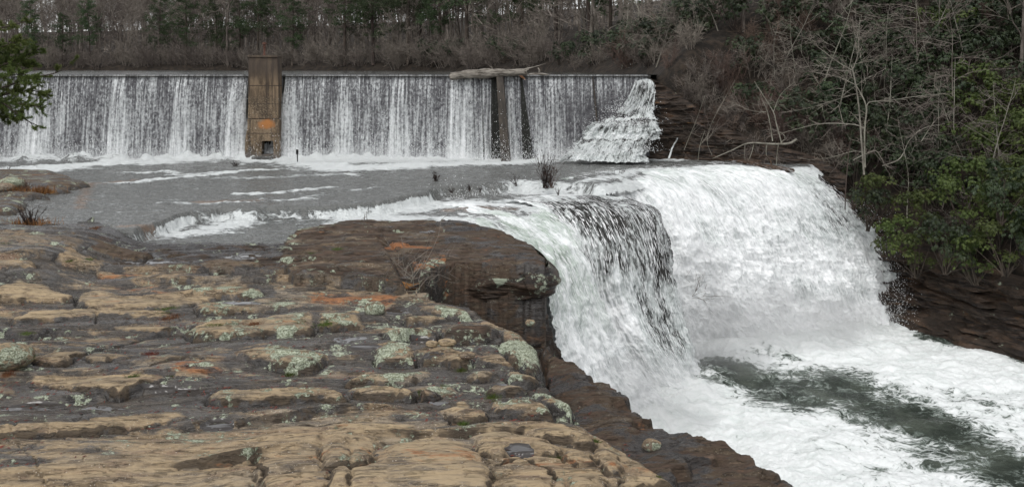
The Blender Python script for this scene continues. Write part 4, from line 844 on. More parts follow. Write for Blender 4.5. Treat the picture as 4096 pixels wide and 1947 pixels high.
# bare rock at the foot of the right bank
topc = [(22.4,66.2,-1.9),(24.6,65.2,-3.2),(26.2,63.8,-4.2),(27.3,61,-4.7),(29.2,56.6,-5.2),(33,50.2,-5.4),(40,43,-5.5)]
cliff_band('gorge_wall', topc, 7.0, lambda s, t: .5+.28*t+.5*np.sin(t*1.7)*.5, 420, 200, 43, M['cliff'], .8, lambda s, t: .1+.1*s, .12, kind='structure', label='dark brown layered rock wall at the right of the gorge')
topc = [(9.9,72.4,5.95),(10.9,72.0,5.5),(12.6,71.9,4.4),(13.8,71.2,3.4),(15.6,70.4,2.2),(18,68.8,1.3),(20.6,67.4,.6),(22.6,66.4,-.6)]
cliff_band('bank_rock', topc, 6.6, lambda s, t: -.1+.3*np.floor(t/1.45+.4)+.25*sst(0, 1, t)-.9*sst(.15, .6, s)*sst(2, 4, t)*0, 420, 260, 47, M['cliff'], .55, lambda s, t: .1+0*s, lambda s, t: .22*sst(.6, .2, s)+0*t, kind='structure', label='layered brown rock steps at the right end of the dam')
# stepped cascade tumbling down those rocks
st = [
 [(634,84,72.2),(628,98,71.9),(619,110,71.6),(604,121,70.9),(590,125,70.4),(583,135,70.3),(578,141,69.8),(569,151,69.3),(560,160,68.8)],
 [(640,81,72.4),(638,95,71.9),(635,110,71.6),(620,122,70.6),(607,126,70.2),(603,137,70.0),(597,142,69.5),(588,153,69.1),(580,161,68.7)],
 [(646,80,72.5),(646,95,71.8),(644,111,71.5),(634,120,70.4),(628,125,69.9),(626,137,69.7),(622,142,69.1),(616,153,68.7),(612,162,68.4)],
 [(651,81,72.5),(652,95,71.8),(650,112,71.4),(646,120,70.4),(644,125,69.8),(645,137,69.6),(640,142,69.0),(636,154,68.6),(634,162,68.3)],
 [(654,84,72.4),(655,98,71.9),(652,114,71.5),(657,121,70.6),(659,126,70.0),(660,137,69.9),(650,143,69.4),(646,155,69.0),(648,162,68.6)],
]
st = [[(u, v, y-1.25) for u, v, y in q] for q in st]
loft('waterfall', st, 420, 320, 33, lambda s, t, S, T: .40+.45*fbm(S*1.2, T*.3, 3, 8)+.15*sst(.5, .9, t)-.35*np.exp(-((t-.47)/.02)**2)-.35*np.exp(-((t-.75)/.02)**2)+.3*np.exp(-((t-.40)/.03)**2)+.3*np.exp(-((t-.68)/.03)**2)+blob(s, t, .25, .35, .2, .03, -.5)+blob(s, t, .75, .5, .12, .07, -.5)+blob(s, t, .45, .1, .15, .06, -.4)+blob(s, t, .92, .8, .1, .1, -.4), .24, .55, 2.6, 3.0, kind='structure', label='stepped white cascade at the right end of the dam')
loft('waterfall', [[(677,139,69.2),(673,145,69.0),(670,152,68.8),(668,158,68.6)], [(678.3,139,69.2),(674.6,145,69.0),(671.8,152,68.8),(670,158,68.6)]], 50, 10, 37, lambda s, t, S, T: .45+0*s, .03, .1, kind='structure', label='thin side trickle over the brown rock')
# spray thrown up where water lands
rng = np.random.RandomState(9); n = 26000
c = []
segs = [((ux(-40),69.9,.1),(ux(262),69.5,.1),.55,5000), ((ux(284),69.6,.1),(ux(560),69.2,.1),.75,8000), (upy(575,392,45),upy(690,420,47),.9,4500), (upy(560,330,42.5),upy(590,415,43),.35,1200), (upy(700,365,55),upy(905,318,62),.9,6000), (upy(430,196,55),upy(560,192,57),.22,1200), (upy(655,215,52),upy(703,350,51),.35,1500), (upy(905,318,63),upy(866,206,64),.4,1200), (upy(560,155,67.4),upy(650,150,67.4),.35,2500), (upy(596,126,68.6),upy(650,124,68.6),.3,1500), (upy(612,112,70),upy(645,108,70),.35,1200)]
for a, b_, hh, k in segs:
    t = rng.rand(k, 1); p = np.array(a)*(1-t)+np.array(b_)*t
    p[:, 2] += np.abs(rng.exponential(hh, k)); p[:, 0] += rng.normal(0, .5, k); p[:, 1] += rng.normal(0, .6, k)-.2; c.append(p)
c = np.vstack(c); r = (.007+.013*rng.rand(len(c))**3)[:, None]
tet = np.array([(1,1,1),(1,-1,-1),(-1,1,-1),(-1,-1,1)])
Vt = (c[:, None, :]+tet[None]*r[:, None, :]*np.array([.8,.8,1.6])).reshape(-1, 3); I = np.arange(len(c))[:, None]*4
Ft = np.concatenate([I+np.array([q]) for q in ((0,1,2),(0,3,1),(0,2,3),(1,3,2))])
obj('spray', rawmesh('spray', Vt, Ft, M['spray'], smooth=False), kind='stuff', label='fine droplets of spray above the falling water')

Vs_ = np.vstack(STR); I = np.arange(len(Vs_)//4)[:, None]*4
obj('spray', rawmesh('spray', Vs_, I+np.array([[0, 1, 2, 3]]), M['spray'], smooth=False), kind='stuff', label='torn threads of water flying off the falls')
# ================================================================== VEGETATION
def copy_tree(root, loc, rz=0, sc=1.0, **k):
    r = root.copy(); COL.objects.link(r); r.location = loc; r.rotation_euler = (k.pop('tx', 0), k.pop('ty', 0), rz); r.scale = (sc,)*3
    for n in ('label', 'category', 'group'):
        if k.get(n): r[n] = k[n]
    for ch in root.children:
        c = ch.copy(); COL.objects.link(c); c.parent = r
    return r
def rv(s=1): return Vector((random.gauss(0, s), random.gauss(0, s), random.gauss(0, s)))
def wander(p, d, L, n, wob, up=0.0):
    pts = [Vector(p)]; d = Vector(d).normalized()
    for i in range(n):
        d = (d+rv(wob)+Vector((0, 0, up))).normalized(); pts.append(pts[-1]+d*(L/n))
    return pts
def bare_tree(H, seed, r0, nl=15, ns=6, ntw=7, start=.3, spread=.4, tw=.014, lean=.03, mats=('bark', 'twig'), upb=.10, tang=(.6, 1.1)):
    random.seed(seed); T = MB(); C = MB()
    tp = wander((0, 0, 0), (random.gauss(0, lean), random.gauss(0, lean), 1), H, 9, .06, .05)
    T.tube(tp, [r0*(1-.88*(i/9)) for i in range(10)], 6)
    for i in range(nl):
        t = start+(1-start)*(i+random.random())/nl; k = min(int(t*9), 8); p = tp[k].lerp(tp[k+1], t*9-k)
        az_ = random.uniform(0, 6.283); inc = random.uniform(*tang)
        d = Vector((math.cos(az_)*math.sin(inc), math.sin(az_)*math.sin(inc), math.cos(inc)))
        L = H*spread*(1.12-t)*random.uniform(.6, 1.2)+H*.05
        lp = wander(p, d, L, 5, .16, upb); rl = r0*(1-.85*t)*.5
        T.tube(lp, [max(rl*(1-.17*j), tw) for j in range(6)], 4, False)
        for j in range(ns):
            u = random.uniform(.25, 1); kk = min(int(u*5), 4); q = lp[kk].lerp(lp[kk+1], u*5-kk)
            dd = (lp[kk+1]-lp[kk]).normalized()+rv(.55); sl_ = L*random.uniform(.25, .55)
            sp = wander(q, dd, sl_, 3, .2, upb)
            for a in range(3): C.strip(sp[a], sp[a+1], tw*(1.5-.3*a), tw*(1.2-.3*a))
            for m_ in range(ntw):
                u2 = random.uniform(.1, 1); k3 = min(int(u2*3), 2); z = sp[k3].lerp(sp[k3+1], u2*3-k3)
                d3 = (sp[k3+1]-sp[k3]).normalized()+rv(.5); e = z+d3.normalized()*sl_*random.uniform(.25, .6)
                C.strip(z, e, tw*.75, tw*.4)
                if m_ % 2 == 0: C.strip(z.lerp(e, .5), z.lerp(e, .5)+(d3+rv(.6)).normalized()*sl_*.25, tw*.55, tw*.3)
    return T.mesh('trunk', M[mats[0]]), C.mesh('crown', M[mats[1]], False)
def pine(H, seed, r0, start=.42, dens=1.0, rad=.22, nw=.05):
    random.seed(seed); T = MB(); C = MB()
    tp = wander((0, 0, 0), (0, 0, 1), H, 8, .025, .05); T.tube(tp, [r0*(1-.8*i/8) for i in range(9)], 7)
    for i in range(int(26*dens)):
        t = start+(1-start)*((i+random.random())/(26*dens)); k = min(int(t*8), 7); p = tp[k].lerp(tp[k+1], t*8-k); a_ = random.uniform(0, 6.283)
        L = H*rad*(1.08-.75*((t-start)/(1-start))**1.4)*random.uniform(.45, 1.15)
        lp = wander(p, (math.cos(a_), math.sin(a_), random.uniform(-.1, .45)), L, 4, .14, .05)
        T.tube(lp, [r0*.22*(1-.2*j) for j in range(5)], 3, False)
        for j in range(int(5+L*1.7)):
            u = random.uniform(.35, 1.05); kk = min(int(u*4), 3); c = lp[kk].lerp(lp[kk+1], u*4-kk)+rv(.16*L*.7)
            c.z += .1; R = random.uniform(.28, .55)
            for m_ in range(26):
                o = rv(.5); o.z *= .55; q = c+o*R; dd = (o+Vector((0, 0, .5))+rv(.4)).normalized()*R*.45
                C.strip(q, q+dd, nw, nw*.3)
    return T.mesh('trunk', M['darkbark']), C.mesh('crown', M['pineneedle'], False)
def proto(name, parts, **k):
    r = empty(name, (0, 0, -500), **k)
    for n, me in parts: obj(n, me, r)
    return r
used_first = set()
def place(protos, i, loc, rz, sc, label, cat, group, **k):
    r = protos[i % len(protos)]
    if r.name not in used_first:
        used_first.add(r.name); r.location = loc; r.rotation_euler = (k.get('tx', 0), k.get('ty', 0), rz); r.scale = (sc,)*3; r['label'] = label; r['category'] = cat
        if group: r['group'] = group
        return r
    return copy_tree(r, loc, rz, sc, label=label, category=cat, group=group or '', **k)
bare = [proto('bare_tree', list(zip(('trunk', 'crown'), bare_tree(random.Random(i).uniform(13, 17), 100+i, .17+.03*(i % 3), 17, 7, 8, .28+.05*(i % 3), .38, .020)))) for i in range(9)]
pole = [proto('bare_tree', list(zip(('trunk', 'crown'), bare_tree(13, 150+i, .10, 20, 6, 7, .06, .30, .026, .08)))) for i in range(4)]
pines = [proto('pine_tree', list(zip(('trunk', 'crown'), pine(19, 200+i, .28, .20+.07*(i % 3), 1.6, .27, .06)))) for i in range(5)]
rnd = random.Random(12)
ORD = 'first second third fourth fifth sixth seventh eighth ninth tenth eleventh twelfth thirteenth fourteenth fifteenth sixteenth seventeenth eighteenth nineteenth twentieth'.split()
def treezone(u):
    for lim, t in ((50, 'behind the dam beyond the pine boughs'), (120, 'above the far left of the dam curtain'), (190, 'midway between pine boughs and pier'), (245, 'just left of the concrete pier'), (285, 'directly above the concrete pier'), (345, 'just right of the concrete pier'), (400, 'midway between pier and stranded log'), (450, 'just left of the stranded log'), (530, 'directly above the stranded log'), (590, 'just right of the stranded log')):
        if u < lim: return t
    return 'behind the right end of the dam'
def spanname(u):
    return 'left of the concrete pier' if u < 262 else ('between the pier and the stranded log' if u < 450 else 'above the stranded log and right end')
PX = [(33,205,.95),(62,226,.8),(90,212,.95),(160,205,.85),(186,214,1.0),(217,222,.85),(240,200,.95),(257,206,1.0),(292,198,.9),(345,190,1.1),(373,172,1.15),(408,182,1.15),(420,196,1.0),(441,175,1.1),(467,168,1.2),(522,160,1.0),(556,150,1.05),(590,140,1.0),(610,128,.9)]
for i, (u, y, s) in enumerate(PX):
    x = (u-512)*y/F
    while hill_z(np.array([x]), np.array([float(y)]))[1][0] < 1.5 and y < 260: y += 4; x = (u-512)*y/F
    lab = {373: 'tall straight pine with open layered crown, trunk rising between pier and log', 33: 'leftmost dark green pine above the left end of the dam'}.get(u, ORD[i]+' dark green pine from the left in the wood behind the dam')
    place(pines, i, (x, y, hz(x, y)-.2), rnd.uniform(0, 6.28), s*rnd.uniform(1.0, 1.15)*(.78 if u < 130 else .92 if u < 300 else 1.15), lab, 'pine tree', None if u in (373, 33) else 'pines behind the dam, '+spanname(u))
k = 0
for row in range(7):
    n = 34
    for j in range(n):
        u = -50+(j+rnd.uniform(-.4, .4))*(720/n)
        y = 120
        while True:
            x = (u-512)*y/F; d = hill_z(np.array([x]), np.array([float(y)]))[1][0]
            if d > 1.0+row*5.5+rnd.uniform(0, 4) or y > 330: break
            y += 3
        s = rnd.uniform(.95, 1.75)*(1.0 if u > 150 else .85)
        if u > 560 and row > 3: continue
        tall = rnd.random() < .55; kd = 'tall' if tall else 'small low-branched'
        place(bare if tall else pole, rnd.randrange(99), (x, y, hz(x, y)-.2), rnd.uniform(0, 6.28), s, kd+' bare grey tree '+treezone(u), 'bare tree', kd+' bare trees '+treezone(u)); k += 1
# distant mass of the same wood, merged
def merged(protos, locs, name, label):
    Vs = {}; 
    for key in ('trunk', 'crown'):
        pass
    vs, fs, mi, off = [], [], [], 0
    for (pi, loc, rz, s) in locs:
        for ci, ch in enumerate(protos[pi % len(protos)].children):
            me = ch.data; n = len(me.vertices); co = np.empty(n*3, np.float32); me.vertices.foreach_get('co', co); co = co.reshape(-1, 3)*s
            c, s_ = math.cos(rz), math.sin(rz); co = np.stack([co[:, 0]*c-co[:, 1]*s_, co[:, 0]*s_+co[:, 1]*c, co[:, 2]], 1)+np.array(loc)
            q = [p.vertices[:] for p in me.polygons]
            q = np.array([t if len(t) == 4 else (t[0], t[1], t[2], t[2]) for t in q]); q = q[q[:, 2] != q[:, 3]]
            vs.append(co); fs.append(q+off); mi.append(np.full(len(q), ci)); off += n
    me = rawmesh(name, np.vstack(vs), np.vstack(fs), M['bark'], smooth=False); me.materials.append(M['twig'])
    mi = np.concatenate(mi)
    if len(mi) == len(me.polygons): me.polygons.foreach_set('material_index', mi.astype(np.int32))
    return obj(name, me, kind='stuff', label=label)
locs = []
for j in range(340):
    u = rnd.uniform(-60, 660); y = 200+rnd.uniform(50, 200) if u < 380 else rnd.uniform(180, 380); x = (u-512)*y/F
    locs.append((rnd.randrange(9), (x, y, hz(x, y)-.3), rnd.uniform(0, 6.28), rnd.uniform(1.3, 1.9)*(1 if u > 200 else .85)))
merged(bare, locs, 'distant_wood', 'distant bare wood filling the gaps between the nearer trees')
# brush along the reservoir shore
def brush(seed, n, H, R, tw, mat, stems=9):
    random.seed(seed); T = MB(); C = MB()
    for i in range(stems):
        a = random.uniform(0, 6.28); p = Vector((math.cos(a)*R*.25*random.random(), math.sin(a)*R*.25*random.random(), -.1))
        lp = wander(p, (math.cos(a)*random.uniform(.2, 1)*R/H, math.sin(a)*random.uniform(.2, 1)*R/H, 1), H*random.uniform(.6, 1.05), 5, .14)
        T.tube(lp, [tw*1.8*(1-.15*j) for j in range(6)], 3, False)
        for j in range(n):
            u = random.uniform(.15, 1); kk = min(int(u*5), 4); q = lp[kk].lerp(lp[kk+1], u*5-kk); d = (lp[kk+1]-lp[kk]).normalized()+rv(.6)
            e = q+d.normalized()*H*random.uniform(.12, .3); C.strip(q, e, tw*.8, tw*.4)
            for m_ in range(3):
                z = q.lerp(e, random.random()); C.strip(z, z+(d+rv(.8)).normalized()*H*random.uniform(.05, .14), tw*.5, tw*.3)
    return [('stems', T.mesh('stems', M[mat])), ('twigs', C.mesh('twigs', M[mat], False))]
redbr = [proto('brush', brush(300+i, 26, 3.0, 2.0, .014, 'redtwig', 14)) for i in range(4)]
greybr = [proto('brush', brush(320+i, 24, 2.6, 2.2, .014, 'twig', 12)) for i in range(3)]
# rhododendron / laurel
def rhodo(seed, H, R, nr, mat, ll=.16, lw=.035):
    random.seed(seed); T = MB(); C = MB()
    cl = [(Vector((random.gauss(0, .45)*R, random.gauss(0, .45)*R, H*random.uniform(.25, .95))), random.uniform(.35, .7)) for _ in range(15)]
    for c, r in cl:
        T.tube(wander((random.gauss(0, .1), random.gauss(0, .1), -.2), c, c.length, 4, .1), [.035, .03, .022, .016, .01], 4, False)
    for i in range(nr):
        c, r = random.choice(cl); o = rv(1).normalized(); o.z = abs(o.z)*1.0 if random.random() < .75 else o.z; p = c+o*r*random.uniform(.65, 1.1)
        ax = (o+Vector((0, 0, .5))).normalized(); t1 = ax.cross(Vector((.3, .8, .1))).normalized(); t2 = ax.cross(t1)
        nl = random.randint(6, 9); ph = random.random()*6
        for j in range(nl):
            a = ph+6.283*j/nl; rad = t1*math.cos(a)+t2*math.sin(a); L = ll*random.uniform(.7, 1.2)
            m_ = p+rad*L*.55+ax*L*.12; e = p+rad*L*.95-Vector((0, 0, L*.35)); sd = rad.cross(ax).normalized()
            b0 = len(C.v); C.v += [p, m_-sd*lw, e, m_+sd*lw]; C.f.append((b0, b0+1, b0+2, b0+3))
    return [('stems', T.mesh('stems', M['darkbark'])), ('foliage', C.mesh('foliage', M[mat], False))]
rh = [proto('rhododendron', rhodo(400+i, 3.0, 1.7, 330, 'rhodo')) for i in range(5)]
la = [proto('laurel', rhodo(450+i, 2.8, 1.7, 480, 'laurel', .12, .028)) for i in range(3)]
sap = [proto('bare_sapling', list(zip(('trunk', 'crown'), bare_tree(7.5, 500+i, .055, 16, 4, 6, .15, .38, .011, .15, ('palebark', 'twig'), .02, (.9, 1.6))))) for i in range(7)]
def bankpt(u, row_d):
    lo, hi = 30.0, 120.0
    y = 44.0
    while y < 130:
        x = (u-512)*y/F; d = hill_z(np.array([x]), np.array([y]))[1][0]
        if d > row_d and x > 9: return x, y
        y += .8
    return None
def zone(u):
    for lim, t in ((700, 'above the brown rock steps'), (760, 'above the fallen pale trunk'), (830, 'left of the forked pale tree'), (885, 'behind the forked pale tree'), (940, 'right of the forked pale tree'), (985, 'above the gorge wall')):
        if u < lim: return t
    return 'near the right picture edge'
for row in range(12):
    for j in range(15):
        u = 655+(j+rnd.uniform(-.5, .5))*28; d = .8+row*1.7+rnd.uniform(-.6, .6); q = bankpt(u, d)
        if not q: continue
        x, y = q; z = hz(x, y)
        bright = u > 955 and row < 5 or rnd.random() < .07
        reddish = (u < 800 and row < 6 and rnd.random() < .5) or rnd.random() < .12
        if reddish and not (u > 900 and row < 5):
            r_ = rnd.random() < .4
            place(redbr if r_ else greybr, rnd.randrange(99), (x, y, z), rnd.uniform(0, 6), rnd.uniform(.8, 1.3), ('reddish' if r_ else 'grey')+' leafless brush '+zone(u), 'brush', ('reddish' if r_ else 'grey')+' brush '+zone(u))
        elif bright:
            place(la, rnd.randrange(99), (x, y, z), rnd.uniform(0, 6), rnd.uniform(.8, 1.25), 'yellow-green laurel bush '+zone(u), 'shrub', 'bright laurels '+zone(u))
        else:
            place(rh, rnd.randrange(99), (x, y, z), rnd.uniform(0, 6), rnd.uniform(.85, 1.3), 'dark glossy rhododendron bush '+zone(u), 'shrub', 'dark rhododendrons '+zone(u))
for i in range(52):
    u = rnd.uniform(640, 1040); q = bankpt(u, rnd.uniform(.3, 15))
    if q: place(sap, i, (q[0], q[1], hz(*q)-.1), rnd.uniform(0, 6), rnd.uniform(.7, 1.25), 'slender bare sapling with pale twisting branches '+zone(u), 'sapling', 'bare saplings '+zone(u), tx=rnd.gauss(.05, .16), ty=rnd.gauss(-.05, .16))
for i in range(16):
    u = rnd.uniform(560, 1040); q = bankpt(u, rnd.uniform(5, 24))
    if q: place(bare, i, (q[0], q[1], hz(*q)-.2), rnd.uniform(0, 6), rnd.uniform(.7, 1), 'bare grey tree rising above the bushes '+zone(u), 'bare tree', 'taller bare trees '+zone(u))
for i in range(30):
    u = rnd.uniform(420, 660); y = 80.
    while True:
        x = (u-512)*y/F
        if hill_z(np.array([x]), np.array([y]))[1][0] > rnd.uniform(.2, 3) or y > 220: break
        y += 2
    place(rh if rnd.random() < .5 else greybr, i, (x, y, hz(x, y)), rnd.uniform(0, 6), rnd.uniform(.9, 1.5), 'low dark bush on the reservoir shore, '+treezone(u), 'bush', 'shore bushes '+treezone(u))
for i in range(66):
    u = -30+i*8.8+rnd.uniform(-5, 5); y = 120.
    while y < 260:
        x = (u-512)*y/F
        if hill_z(np.array([x]), np.array([y]))[1][0] > rnd.uniform(.1, 2.5): break
        y += 2
    place(greybr, i, (x, y, hz(x, y)-.1), rnd.uniform(0, 6), rnd.uniform(1.6, 2.6), 'low grey shore brush '+treezone(u), 'brush', 'shore brush '+treezone(u))
for i in range(44):
    for _ in range(40):
        u = rnd.uniform(585, 720); y = rnd.uniform(76, 112); x = (u-512)*y/F; d = hill_z(np.array([x]), np.array([y]))[1][0]
        if .4 < d < 13: break
    else: continue
    if i % 4 == 0: place(sap, i, (x, y, hz(x, y)-.1), rnd.uniform(0, 6), rnd.uniform(.8, 1.3), 'bare sapling on the slope above the right end of the dam', 'sapling', 'saplings above the right end of the dam')
    else: place((redbr, greybr, rh)[i % 3], i, (x, y, hz(x, y)-.1), rnd.uniform(0, 6), rnd.uniform(.9, 1.4), ('reddish brush', 'grey brush', 'dark rhododendron')[i % 3]+' on the slope above the right end of the dam', 'brush', ('reddish brush', 'grey brush', 'rhododendrons')[i % 3]+' above the right end of the dam')
for i in range(34):
    u = 672+i*5.4+rnd.uniform(-3, 3); q = bankpt(u, rnd.uniform(.1, 2.2))
    if not q: continue
    r_ = i % 3 == 0
    place(redbr if r_ else greybr, i, (q[0], q[1], hz(*q)-.5), rnd.uniform(0, 6), rnd.uniform(.75, 1.15), ('reddish' if r_ else 'grey')+' twiggy brush drooping over the bank, '+zone(u), 'brush', ('reddish' if r_ else 'grey')+' drooping brush '+zone(u), tx=.35, ty=-.2)
# hanging shrubs over the gorge wall
for i, (u, v, y, s) in enumerate([(868,200,62.5,.8),(890,228,61,.9),(915,245,60,.9),(945,240,58,1.0),(975,250,57,.95),(1005,240,55,1.0),(1030,235,54,1.1),(925,205,61,1.),(965,200,59,1.1),(1000,190,57,1.1),(880,185,63,.9)]):
    x, _, z = upy(u, v, y); place(la if i % 3 else rh, i, (x, y, z-1.8), rnd.uniform(0, 6), s, 'leafy evergreen bush overhanging the gorge rim, '+zone(u), 'shrub', 'bushes overhanging the gorge rim, '+zone(u))
# hand-shaped forked pale tree on the bank
def traced(name, lines, y, label, cat, mat, twn=0, seed=1, tmat=None, parts=('trunk', 'branch')):
    random.seed(seed); root = None; r = empty(name, upy(*lines[0][0][0], y), label=label, cat=cat); C = MB()
    for i, (P, R) in enumerate(lines):
        Q = spl([upy(p[0], p[1], y+(p[2] if len(p) > 2 else 0)) for p in P], max(8, len(P)*4)); b = MB(); n = len(Q)
        b.tube([Vector(q)-r.location for q in Q], list(np.linspace(R[0]*.75, R[1]*.75, n)), 7)
        obj(parts[0] if i == 0 else parts[1], b.mesh(parts[1], M[mat]), r)
        if i or twn > 30:
            for j in range(twn):
                k_ = random.randrange(1, n-1); q = Vector(Q[k_])-r.location; d = Vector(Q[k_+1])-Vector(Q[k_]); L = .5+random.random()*1.1
                sp = wander(q, d.normalized()+rv(.6), L, 3, .25)
                for a in range(3): C.strip(sp[a], sp[a+1], .014-.003*a, .011-.003*a)
                for a in range(3): e = sp[a+1]; C.strip(e, e+(d.normalized()+rv(.7)).normalized()*L*.4, .008, .004)
    if C.v: obj('twigs', C.mesh('twigs', M[tmat or 'twig'], False), r)
    return r
t3 = lambda x, y: (650+x*.14519, y*.14519)
traced('forked_tree', [
 ([t3(1475,1200), t3(1455,950), t3(1440,750), t3(1420,600), t3(1400,500), t3(1388,450)], (.09, .05)),
 ([t3(1480,1150), t3(1478,900), t3(1490,740), t3(1450,640), t3(1420,590)], (.08, .05)),
 ([t3(1388,480), t3(1300,430), t3(1180,340), t3(1080,260)], (.045, .012)),
 ([t3(1385,490), t3(1280,480), t3(1150,450), t3(1020,470)], (.035, .01)),
 ([t3(1410,580), t3(1300,530), t3(1150,500)], (.035, .01)),
 ([t3(1400,470), t3(1430,380), t3(1440,250), t3(1445,120)], (.04, .012)),
 ([t3(1490,730), t3(1515,700), t3(1650,690), t3(1850,660), t3(2080,640)], (.04, .01)),
 ([t3(1470,880), t3(1400,855), t3(1180,850), t3(1000,890), t3(850,930)], (.05, .012)),
 ([t3(1430,640), t3(1300,680), t3(1100,740), t3(900,780)], (.03, .01)),
 ([t3(1480,1050), t3(1400,1040), t3(1250,1080), t3(1120,1100)], (.03, .01)),
], 60.5, 'pale forked tree with long sideways branches standing at the river edge', 'tree', 'palebark', 14, 5)
traced('pale_sapling', [([t3(905,980), t3(870,850), t3(850,770), t3(770,640), t3(720,560)], (.06, .02)), ([t3(850,770), t3(900,650), t3(1000,560)], (.03, .01)), ([t3(845,970), t3(815,790), t3(780,700)], (.045, .02)), ([t3(800,770), t3(700,760), t3(560,700)], (.03, .01))], 64, 'twin-stemmed sapling leaning left beside the curved fallen trunk', 'sapling', 'palebark', 12, 6)
traced('sapling', [([t3(2085,660), t3(2080,450), t3(2082,250), t3(2060,100)], (.05, .02)), ([t3(2080,520), t3(1985,515)], (.03, .02)), ([t3(2080,400), t3(2200,395), t3(2400,410)], (.03, .01)), ([t3(2085,560), t3(2180,510), t3(2300,480), t3(2520,470)], (.035, .01)), ([t3(2080,300), t3(1900,260), t3(1700,250)], (.03, .01)), ([t3(2040,640), t3(1900,670), t3(1700,740)], (.02, .01))], 62, 'straight grey sapling with level side branches above the rhododendrons', 'sapling', 'bark', 14, 7)
traced('slender_tree', [([t3(1840,380), t3(1835,200), t3(1838,40), t3(1835,-60)], (.045, .03)), ([t3(1838,200), t3(1700,185), t3(1450,240)], (.03, .01)), ([t3(1838,280), t3(1900,290), t3(2060,320)], (.03, .01)), ([t3(1838,120), t3(1650,130), t3(1500,100)], (.03, .01)), ([t3(1838,160), t3(1960,150), t3(2080,90)], (.03, .01)), ([t3(1838,60), t3(1700,30), t3(1500,40)], (.03, .01))], 63, 'thin tree with ladder-like level branches at the top of the bank', 'tree', 'bark', 14, 8)
traced('fallen_tree', [([t3(1010,955), t3(960,985), t3(850,990), t3(720,982), t3(650,992), t3(560,1035), t3(430,1090)], (.11, .03)), ([t3(655,990), t3(650,1040), t3(655,1105)], (.035, .02)), ([t3(715,990), t3(700,1050), t3(672,1115)], (.04, .02)), ([t3(805,990), t3(800,1060), t3(815,1110)], (.035, .02)), ([t3(885,985), t3(875,1060), t3(868,1140)], (.04, .03)), ([t3(900,985), t3(930,940), t3(880,900)], (.04, .02))], 65.5, 'pale curved fallen trunk propped on thin legs over the water edge', 'fallen tree', 'palebark', 6, 9)
traced('bent_branch', [([t3(1600,1140), t3(1720,1090), t3(1790,960), t3(1890,880), t3(2030,850)], (.045, .02)), ([t3(1870,970), t3(1940,860), t3(1990,800)], (.03, .01)), ([t3(1835,960), t3(1830,920), t3(1860,890)], (.03, .02)), ([t3(1500,1050), t3(1555,1035), t3(1600,1100), t3(1625,1160)], (.035, .015)), ([t3(1400,1100), t3(1480,1060), t3(1555,1035)], (.03, .03))], 58.5, 'tangle of white arching branches low over the falls', 'branches', 'palebark', 9, 10)
traced('dead_snag', [([(849.5,143), (848,160), (846,185), (845,209)], (.035, .05)), ([(851,135),(849,150)], (.02, .03))], 60, 'dark broken stick hanging before the top of the right fall', 'stick', 'darkbark', 0, 10)
for i, (P, y, lab) in enumerate([
    ([(712,155),(707,140),(713,120),(735,80)], 66, 'thin grey hanging stem at the water edge, left of the fallen trunk'),
    ([(684,150),(690,135),(697,118),(705,95)], 67, 'thin leaning stem before the brown rock steps'),
    ([(698,160),(700,145),(705,130)], 66.5, 'short pale stick standing in the water by the bank rock')]):
    traced('stem', [(P, (.022, .012)), ([P[1], (P[1][0]+9, P[1][1]-12)], (.014, .006))], y, lab, 'stem', 'palebark', 5, 30+i)
dl = obj('drift_log', gnarly([upy(728,159.5,65.5), upy(750,163,65.2), upy(773,168,64.6), upy(795,170.5,64)], [.06,.16,.22,.10], 14, 21, M['rotten'], 'drift_log', .25, 50), label='dark rotten drift log lodged at the top of the right fall', cat='log')
obj('branch', gnarly([upy(772,166,64.6), upy(770,160,64.7), upy(764,154,64.8)], [.07,.05,.02], 8, 22, M['rotten'], 'branch', .2, 14), dl)
# ---- leafless bushes rooted in the river
def bush(u, v, z, hpx, n, sp, label, mat='blacktwig', up=None, berries=0, seed=1, th=.011, base=None, upz=0.0):
    random.seed(seed); x, y, z0 = unp(u, v, z); H = hpx*y/F; T = MB(); C = MB(); B = MB()
    for i in range(n):
        a = random.uniform(0, 6.28); rr = H*sp*random.uniform(.2, 1)
        P = wander((random.gauss(0, .04*H), random.gauss(0, .04*H), -.1), (math.cos(a)*rr/H, math.sin(a)*rr/H, 1), H*random.uniform(.5, 1.05), 6, .10, upz)
        T.tube(P, [th*(1.5-.16*j) for j in range(7)], 3, False)
        for j in range(7):
            k_ = random.randrange(1, 6); e = P[k_]+((P[k_+1]-P[k_]).normalized()+rv(.45)).normalized()*H*random.uniform(.1, .28)
            C.strip(P[k_], e, th*.8, th*.35)
            if berries and random.random() < berries:
                bm_ = random.uniform(.018, .035)*y/50; b0 = len(B.v); B.v += [e+Vector(q)*bm_ for q in ((1,0,0),(0,1,0),(-1,0,0),(0,-1,0),(0,0,1.3),(0,0,-1.3))]
                for f in ((0,1,4),(1,2,4),(2,3,4),(3,0,4),(1,0,5),(2,1,5),(3,2,5),(0,3,5)): B.f.append((b0+f[0], b0+f[1], b0+f[2], b0+f[2]))
    r = empty('bush', (x, y, z0), label=label, cat='bush'); obj('stems', T.mesh('stems', M[mat]), r); obj('twigs', C.mesh('twigs', M[mat], False), r)
    if B.v: obj('seed_heads', B.mesh('seed_heads', M['blacktwig'], False), r)
    if base:
        G = MB()
        for i in range(260):
            p = Vector((random.gauss(0, base), random.gauss(0, base*.6), 0)); e = p+Vector((random.gauss(0, .12), random.gauss(0, .12), random.uniform(.12, .4))); G.strip(p, e, .014, .004)
        obj('dead_leaves', G.mesh('dead_leaves', M['drygrass'], False), r)
    return r
bush(546, 186, -.1, 38, 30, .42, 'tallest leafless river bush with seed heads, in white water left of the right fall', berries=.35, seed=2)
